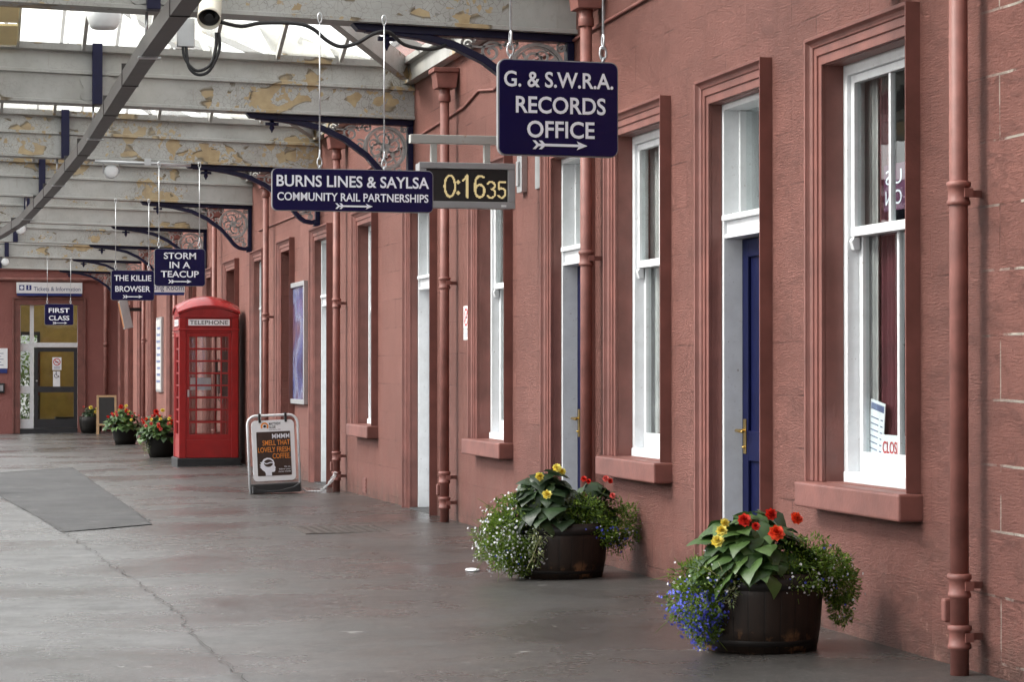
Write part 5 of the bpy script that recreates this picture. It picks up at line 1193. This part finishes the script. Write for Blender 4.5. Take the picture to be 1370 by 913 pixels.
def begonia(name, label, loc, rr, spread, height, nleaf, size, leafm, flowers, group, bias=(0, 0)):
    """stems, big leaves and double flowers"""
    t = thing(name, label, 'plant', loc, 0, group)
    vs, fs = [], []; st = B()
    for i in range(nleaf):
        a_ = rr.uniform(0, 2*PI); e = rr.random()**0.6
        if i % 3: a_ = rr.uniform(-PI*0.98, -0.02)                    # more of the leaves lean out over the platform
        x = spread*e*math.cos(a_)+bias[0]*e; y = spread*e*math.sin(a_)*0.9+bias[1]*e; z = height*(1.0-(0.85 if spread < 0.4 else 1.15)*e**2.2)*rr.uniform(0.72, 1.0)
        d = Vector((math.cos(a_)+rr.uniform(-.7, .7), math.sin(a_)+rr.uniform(-.7, .7), rr.uniform(-0.7, 0.3)))
        L = size*rr.uniform(0.72, 1.22)
        leaf(vs, fs, (x*0.72, y*0.72, z), d, Vector((rr.uniform(-.35, .35), rr.uniform(-.35, .35), 1)), L, L*rr.uniform(0.68, 0.92), rr.uniform(0.3, 1.15), rr.uniform(0.0, 0.16))
        if i % 2 == 0: st.tube([(x*0.12, y*0.12, -0.05), (x*0.4, y*0.4, z*0.6), (x*0.72, y*0.72, z)], [0.008, 0.006, 0.004], 5)
    raw('foliage', vs, fs, leafm, t)
    st.build('stem', 'lobleaf', t)
    for (x, y, z, r_, m_) in flowers:
        pv, pf = [], []
        fwd = Vector((rr.uniform(-0.45, 0.25), -0.85, rr.uniform(0.25, 0.65))).normalized(); s1 = fwd.cross(Vector((0, 0, 1))).normalized(); s2 = s1.cross(fwd)
        for ring, (n_, rad, tilt) in enumerate(((8, 0.95, -0.15), (7, 0.85, 0.25), (6, 0.66, 0.6), (5, 0.46, 0.95), (4, 0.28, 1.25))):
            for k in range(n_):
                a_ = 2*PI*(k+0.5*ring)/n_ + rr.uniform(-.25, .25)
                out_ = s1*math.cos(a_)+s2*math.sin(a_); tl = tilt+rr.uniform(-.15, .15); d = out_*math.cos(tl)+fwd*math.sin(tl)
                leaf(pv, pf, Vector((x, y, z))+fwd*r_*0.12*ring, d, fwd, r_*rad+0.003, r_*rad*1.15+0.003, -0.35, 0.22)
        raw('flower', pv, pf, m_, t)
    return t
def mound(name, label, loc, rr, blobs, nleaf, lsize, blossoms, leafm, group, trail=0, bsize=0.010, stems=60):
    """lobelia-like cushion: fine leaves through the volume of a few blobs, small five-petalled blossoms near the surface"""
    t = thing(name, label, 'plant', loc, 0, group)
    vs, fs = [], []
    def pick(shell=False):
        b_ = rr.choices(blobs, [x[6] for x in blobs])[0]
        while True:
            u_ = Vector((rr.uniform(-1, 1), rr.uniform(-1, 1), rr.uniform(-1, 1)))
            if 0.05 < u_.length < 1: break
        k = (u_.length**0.5 if not shell else rr.uniform(0.88, 1.12)); u_ = u_.normalized()
        lump = 1+0.20*math.sin(7*u_.x+3*u_.y+b_[0]*9)+0.16*math.sin(9*u_.z+5*u_.y+2*u_.x)+0.10*math.sin(17*u_.x+13*u_.z)
        return Vector((b_[0]+b_[3]*u_.x*k*lump, b_[1]+b_[4]*u_.y*k*lump, b_[2]+b_[5]*u_.z*k*lump)), u_
    def quad(p, d, n_, L, wd):
        sd = d.cross(n_); sd = sd.normalized() if sd.length > 1e-4 else Vector((1, 0, 0)); o = len(vs)
        vs.extend([p, p+d*L*0.5+sd*wd/2, p+d*L, p+d*L*0.5-sd*wd/2]); fs.append((o, o+1, o+2, o+3))
    for i in range(nleaf):
        p, u_ = pick(); d = (u_*0.8+Vector((rr.uniform(-1, 1), rr.uniform(-1, 1), rr.uniform(-1, 1)))*0.8).normalized()
        quad(p, d, Vector((rr.uniform(-1, 1), rr.uniform(-1, 1), rr.uniform(-1, 1))), lsize*rr.uniform(0.6, 1.3), lsize*rr.uniform(0.22, 0.42))
    raw('foliage', vs, fs, leafm, t, False)
    st = B()
    for i in range(stems):
        p, u_ = pick(True); e = p+u_*rr.uniform(0.02, 0.09)+Vector((0, 0, rr.uniform(-0.05, 0.03)))
        st.tube([p*0.35, p, e], [0.0022, 0.0018, 0.001], 4)
    st.build('stem', leafm, t)
    for (n_, m_, sel) in blossoms:
        pv, pf = [], []; made = 0; tries = 0
        while made < n_ and tries < n_*60:
            tries += 1; p, u_ = pick(True)
            if not sel(p): continue
            made += 1; u2 = (u_+Vector((rr.uniform(-.6, .6), rr.uniform(-1, .2), rr.uniform(-.3, .6)))).normalized(); p = p+u_*rr.uniform(0.0, 0.035)
            s1 = u2.cross(Vector((0.2, 0.1, 1))).normalized(); s2 = s1.cross(u2); bs = bsize*rr.uniform(0.7, 1.25)
            for k in range(5):
                a_ = 2*PI*k/5; dd = s1*math.cos(a_)+s2*math.sin(a_); tt = -s1*math.sin(a_)+s2*math.cos(a_); o = len(pv)
                pv.extend([p, p+dd*bs*0.7+tt*bs*0.4+u2*bs*0.1, p+dd*bs*1.1, p+dd*bs*0.7-tt*bs*0.4+u2*bs*0.1]); pf.append((o, o+1, o+2, o+3))
        raw('blossom', pv, pf, m_, t, False)
    return t
def barrel(label, loc, r_top, r_bot, h, m_, hoops=True, name='half_barrel_tub', cat='planter', group='flower tubs along the wall'):
    t = thing(name, label, cat, loc, 0, group)
    b = B(); mid_ = max(r_top, r_bot)+0.004
    b.lathe([(r_bot-0.03, 0.0), (r_bot, 0.0), ((r_bot+mid_)/2+0.004, h*0.3), (mid_, h*0.7), (r_top, h), (r_top-0.028, h), (r_top-0.03, h-0.06), (0.001, h-0.062)], 48, caps=True); b.build('staves', m_, t)
    if hoops:
        for z_, hh in ((0.035, 0.05), (h*0.80, 0.055)):
            hb = B(); k = z_/h; rr_ = r_bot+(mid_-r_bot)*min(1, k*1.3)+0.004
            rr2 = r_bot+(mid_-r_bot)*min(1, (z_+hh)/h*1.3)+0.004
            if k > 0.6: rr_, rr2 = mid_+0.002, mid_+0.001
            hb.lathe([(rr_-0.006, z_), (rr_, z_), (rr2, z_+hh), (rr2-0.006, z_+hh)], 48, caps=False); hb.build('hoop', 'hoop', t)
    s = B(); s.lathe([(r_top-0.032, h-0.05), (0.001, h-0.02)], 24); s.build('soil', 'soil', t)
    return t
r1 = random.Random(11)
# nearest tub
X1, Y1 = -0.615, 11.60; Z1_ = gz(X1, Y1); H1 = 0.385
barrel('nearest weathered oak half barrel tub, below the nearest window', (X1, Y1, Z1_), 0.302, 0.276, H1, 'barrel')
begonia('begonia', 'big leaved begonia with orange red and yellow blooms in the nearest tub', (X1-0.055, Y1-0.03, Z1_+H1-0.02), r1, 0.35, 0.335, 125, 0.160, 'begleaf',
    [(-0.225, -0.22, 0.235, 0.030, 'fyel'), (-0.245, -0.22, 0.185, 0.034, 'fyel'), (-0.205, -0.20, 0.27, 0.026, 'fyel'), (-0.11, -0.22, 0.285, 0.036, 'fred'), (0.03, -0.20, 0.31, 0.034, 'fred'), (0.025, -0.30, 0.225, 0.044, 'forange'), (0.17, -0.17, 0.285, 0.036, 'forange'), (-0.06, -0.24, 0.255, 0.022, 'fred')], 'begonias in the tubs')
mound('lobelia', 'bright blue trailing lobelia spilling over the left of the nearest tub', (X1-0.365, Y1-0.10, Z1_+H1-0.09), r1,
    [(0.06, 0.02, 0.06, 0.15, 0.14, 0.10, 1.0), (0.0, -0.03, -0.06, 0.125, 0.12, 0.11, 1.1), (0.03, -0.05, -0.16, 0.07, 0.07, 0.09, 0.6), (0.14, -0.06, 0.06, 0.12, 0.09, 0.07, 0.5)], 7500, 0.022,
    [(950, 'fblue', lambda p: p.z < 0.0), (110, 'fblue', lambda p: p.z < 0.08), (80, 'fwhite', lambda p: p.z > -0.05 or p.z < -0.20)], 'lobleaf', 'trailing lobelia in the tubs', bsize=0.0066, stems=90)
mound('lobelia', 'pale speckled green lobelia hanging over the right of the nearest tub', (X1+0.255, Y1-0.05, Z1_+H1-0.04), r1,
    [(-0.11, -0.06, 0.08, 0.19, 0.14, 0.12, 1.2), (0.05, -0.04, 0.04, 0.13, 0.13, 0.10, 0.9), (0.13, -0.02, -0.04, 0.085, 0.09, 0.10, 0.55), (0.14, -0.02, -0.15, 0.05, 0.05, 0.08, 0.22), (-0.16, -0.20, -0.01, 0.13, 0.05, 0.04, 0.3)], 8500, 0.024,
    [(170, 'fwhite', lambda p: p.z < 0.10), (40, 'fblue', lambda p: True), (60, 'fwhite', lambda p: p.y < -0.1 and p.x < 0.05 and p.z < 0.06)], 'lobleaf', 'trailing lobelia in the tubs', bsize=0.0062, stems=120)
mound('ivy', 'pale variegated ivy trailing over the rim of the nearest tub', (X1-0.22, Y1-0.225, Z1_+H1-0.01), r1,
    [(0, 0, -0.01, 0.07, 0.03, 0.04, 1.0), (-0.01, -0.02, -0.09, 0.022, 0.02, 0.05, 0.6)], 170, 0.026, [(16, 'fwhite', lambda p: True)], 'ivy', 'trailing ivy in the tubs', bsize=0.006, stems=6)
# second tub
X2, Y2 = -0.535, 15.95; Z2_ = gz(X2, Y2); H2 = 0.365
barrel('second weathered oak half barrel tub, below the window past the blue door', (X2, Y2, Z2_), 0.312, 0.282, H2, 'barrel')
begonia('begonia', 'dark leaved begonia with yellow blooms at the left of the second tub', (X2-0.11, Y2-0.04, Z2_+H2-0.02), r1, 0.30, 0.36, 84, 0.165, 'begleafdk',
    [(0.045, -0.14, 0.385, 0.032, 'fyel'), (0.085, -0.12, 0.36, 0.026, 'fyel'), (-0.085, -0.18, 0.33, 0.034, 'fyel'), (-0.055, -0.27, 0.215, 0.036, 'fyel')], 'begonias in the tubs')
begonia('begonia', 'dark leaved begonia with crimson blooms at the right of the second tub', (X2+0.21, Y2-0.03, Z2_+H2-0.02), r1, 0.18, 0.31, 46, 0.130, 'begleafdk',
    [(-0.09, -0.14, 0.31, 0.022, 'fred'), (-0.06, -0.15, 0.295, 0.018, 'fred'), (0.06, -0.14, 0.31, 0.024, 'fpink'), (0.09, -0.14, 0.295, 0.020, 'fred'), (0.09, -0.20, 0.20, 0.022, 'fpink')], 'begonias in the tubs')
mound('lobelia', 'big white flowered lobelia cushion bulging from the left of the second tub', (X2-0.33, Y2-0.06, Z2_+H2-0.06), r1,
    [(0.04, 0.02, 0.10, 0.17, 0.16, 0.15, 1.0), (-0.06, -0.03, -0.05, 0.19, 0.17, 0.17, 1.5), (0.02, -0.06, -0.16, 0.14, 0.12, 0.11, 0.9)], 10500, 0.026,
    [(700, 'fwhite', lambda p: p.z < 0.06), (90, 'fwhite', lambda p: p.z > 0.06), (50, 'fblue', lambda p: True)], 'lobleaf', 'trailing lobelia in the tubs', bsize=0.0072, stems=150)
mound('lobelia', 'green lobelia with small blue flowers over the front of the second tub', (X2+0.10, Y2-0.17, Z2_+H2-0.03), r1,
    [(-0.02, 0.02, 0.09, 0.20, 0.10, 0.11, 1.1), (0.11, 0.0, -0.03, 0.15, 0.09, 0.09, 0.8), (0.27, 0.14, 0.00, 0.15, 0.14, 0.15, 1.0)], 8500, 0.026,
    [(150, 'fblue', lambda p: p.z < 0.0), (110, 'fwhite', lambda p: p.z < 0.05)], 'lobleaf', 'trailing lobelia in the tubs', bsize=0.0072, stems=120)
mound('ivy', 'pale variegated ivy trailing down the left of the second tub', (X2-0.19, Y2-0.27, Z2_+H2-0.05), r1,
    [(0, 0, -0.02, 0.08, 0.03, 0.05, 1.0), (-0.04, -0.02, -0.12, 0.05, 0.02, 0.08, 1.0)], 200, 0.034, [(40, 'fwhite', lambda p: True)], 'ivy', 'trailing ivy in the tubs', bsize=0.007, stems=6)
# tubs beyond the telephone box
def far_tub(x, y, label_t, label_p, lab_ivy, seed):
    z = gz(x, y); rr = random.Random(seed)
    barrel(label_t, (x, y, z), 0.275, 0.20, 0.42, 'pot', hoops=False, name='plant_tub')
    fl = []
    for k in range(22):
        a_ = rr.uniform(0, 2*PI); e = rr.uniform(0.1, 1); m_ = rr.choice(['fred', 'fpink', 'fpink', 'fyel', 'forange', 'fpink'])
        fl.append((0.40*e*math.cos(a_), -0.12-abs(0.26*e*math.sin(a_)), 0.30*(1-0.75*e*e)+rr.uniform(0.0, 0.07), rr.uniform(0.022, 0.036), m_))
    fl.append((-0.05, -0.1, 0.40, 0.055, 'fred')); fl.append((0.06, -0.1, 0.42, 0.04, 'fyel'))
    begonia('begonia', label_p, (x-0.05, y, z+0.38), rr, 0.50, 0.36, 170, 0.135, 'begleaf', fl, 'begonias in the tubs')
    if lab_ivy:
        mound('ivy', lab_ivy, (x-0.24, y-0.12, z+0.36), rr, [(0, 0, 0.0, 0.10, 0.09, 0.08, 1.0), (-0.03, -0.03, -0.16, 0.07, 0.05, 0.14, 1.0)], 420, 0.035, [(20, 'fwhite', lambda p: True)], 'ivy', 'trailing ivy in the tubs', stems=12)
far_tub(-0.86, 42.4, 'tall black plant tub right behind the telephone box', 'begonia with red, coral and yellow blooms right behind the telephone box', 'pale ivy trailing down the tub right behind the telephone box', 21)
far_tub(-0.80, 51.6, 'black plant tub between the chalkboard and the tub by the telephone box', 'begonia with red and coral blooms in front of the chalkboard', None, 5)
xx, yy = -0.62, 63.6; z = gz(xx, yy)
barrel('farthest small black plant tub, against the end wall', (xx-0.15, yy+0.3, z), 0.30, 0.24, 0.42, 'pot', hoops=False, name='plant_tub')
begonia('begonia', 'dark leafy plant with a few yellow blooms against the end wall', (xx-0.15, yy+0.3, z+0.40), r1, 0.30, 0.28, 60, 0.11, 'begleafdk', [(-0.02, -0.2, 0.25, 0.06, 'fyel'), (0.14, -0.2, 0.22, 0.05, 'fyel'), (0.1, -0.22, 0.14, 0.05, 'fyel'), (-0.2, -0.2, 0.27, 0.03, 'fpink')], 'begonias in the tubs')
# chalkboard easel
t = thing('chalkboard_easel', 'small wooden A-frame chalkboard among the far flower tubs', 'chalkboard', (-0.52, 61.6, gz(-0.52, 61.6)))
b = B(); mt = Matrix.Rotation(R(-9), 4, 'X')
for x0, x1, z0, z1 in ((-0.24, -0.19, 0, 0.98), (0.19, 0.24, 0, 0.98), (-0.1895, 0.1895, 0.93, 0.98), (-0.1895, 0.1895, 0.22, 0.27)): b.box(x0, x1, -0.015, 0.015, z0, z1, mt)
mt2 = Matrix.Translation((0, 0.33, 0)) @ Matrix.Rotation(R(9), 4, 'X')
for x0, x1, z0, z1 in ((-0.24, -0.19, 0, 0.98), (0.19, 0.24, 0, 0.98)): b.box(x0, x1, -0.015, 0.015, z0, z1, mt2)
b.build('frame', 'wood', t)
b = B(); b.box(-0.189, 0.189, -0.008, 0.008, 0.271, 0.929, mt); b.build('board', 'chalk', t)
# leaf tips of a plant standing just outside the left edge
barrel('black plant tub just outside the left edge', (-4.40, 29.6, gz(-4.4, 29.6)), 0.275, 0.22, 0.42, 'pot', hoops=False, name='plant_tub')
begonia('begonia', 'pale green and yellow plant whose tips enter at the left edge', (-4.40, 29.6, gz(-4.4, 29.6)+0.36), random.Random(3), 0.32, 0.2, 70, 0.11, 'ivy', [(0.42, -0.1, -0.06, 0.03, 'fyel'), (0.46, -0.1, -0.02, 0.028, 'fyel')], 'begonias in the tubs')
# tree seen through the booking hall
t = thing('garden_tree', 'leafy green tree seen through the glass of the booking hall', 'tree', (-3.2, YE+9, -1.1))
rr = random.Random(4); vs, fs = [], []
for i in range(9000):
    while True:
        u_ = Vector((rr.uniform(-1, 1), rr.uniform(-1, 1), rr.uniform(-1, 1)))
        if u_.length < 1: break
    lump = 0.75+0.25*math.sin(5*u_.x+2)*math.sin(6*u_.z+1)
    p = Vector((u_.x*2.6*lump, u_.y*2.0*lump, 2.2+u_.z*2.2*lump)); d = Vector((rr.uniform(-1, 1), rr.uniform(-1, 1), rr.uniform(-1, 0.4))).normalized(); s_ = d.cross(Vector((rr.uniform(-1, 1), rr.uniform(-1, 1), 1))).normalized()
    L = rr.uniform(0.08, 0.16); o = len(vs); vs += [p, p+d*L*.5+s_*L*.28, p+d*L, p+d*L*.5-s_*L*.28]; fs.append((o, o+1, o+2, o+3))
raw('crown', vs, fs, 'treeleaf', t, False)
b = B(); b.tube([(0, 0, 0), (0.05, 0, 1.2), (0.1, 0.1, 3.0)], [0.16, 0.12, 0.05], 8); b.tube([(0.05, 0, 1.2), (-0.8, 0.2, 2.6)], [0.07, 0.03], 6); b.tube([(0.05, 0, 1.4), (0.9, -0.2, 2.8)], [0.07, 0.03], 6); b.build('trunk', 'soil', t)
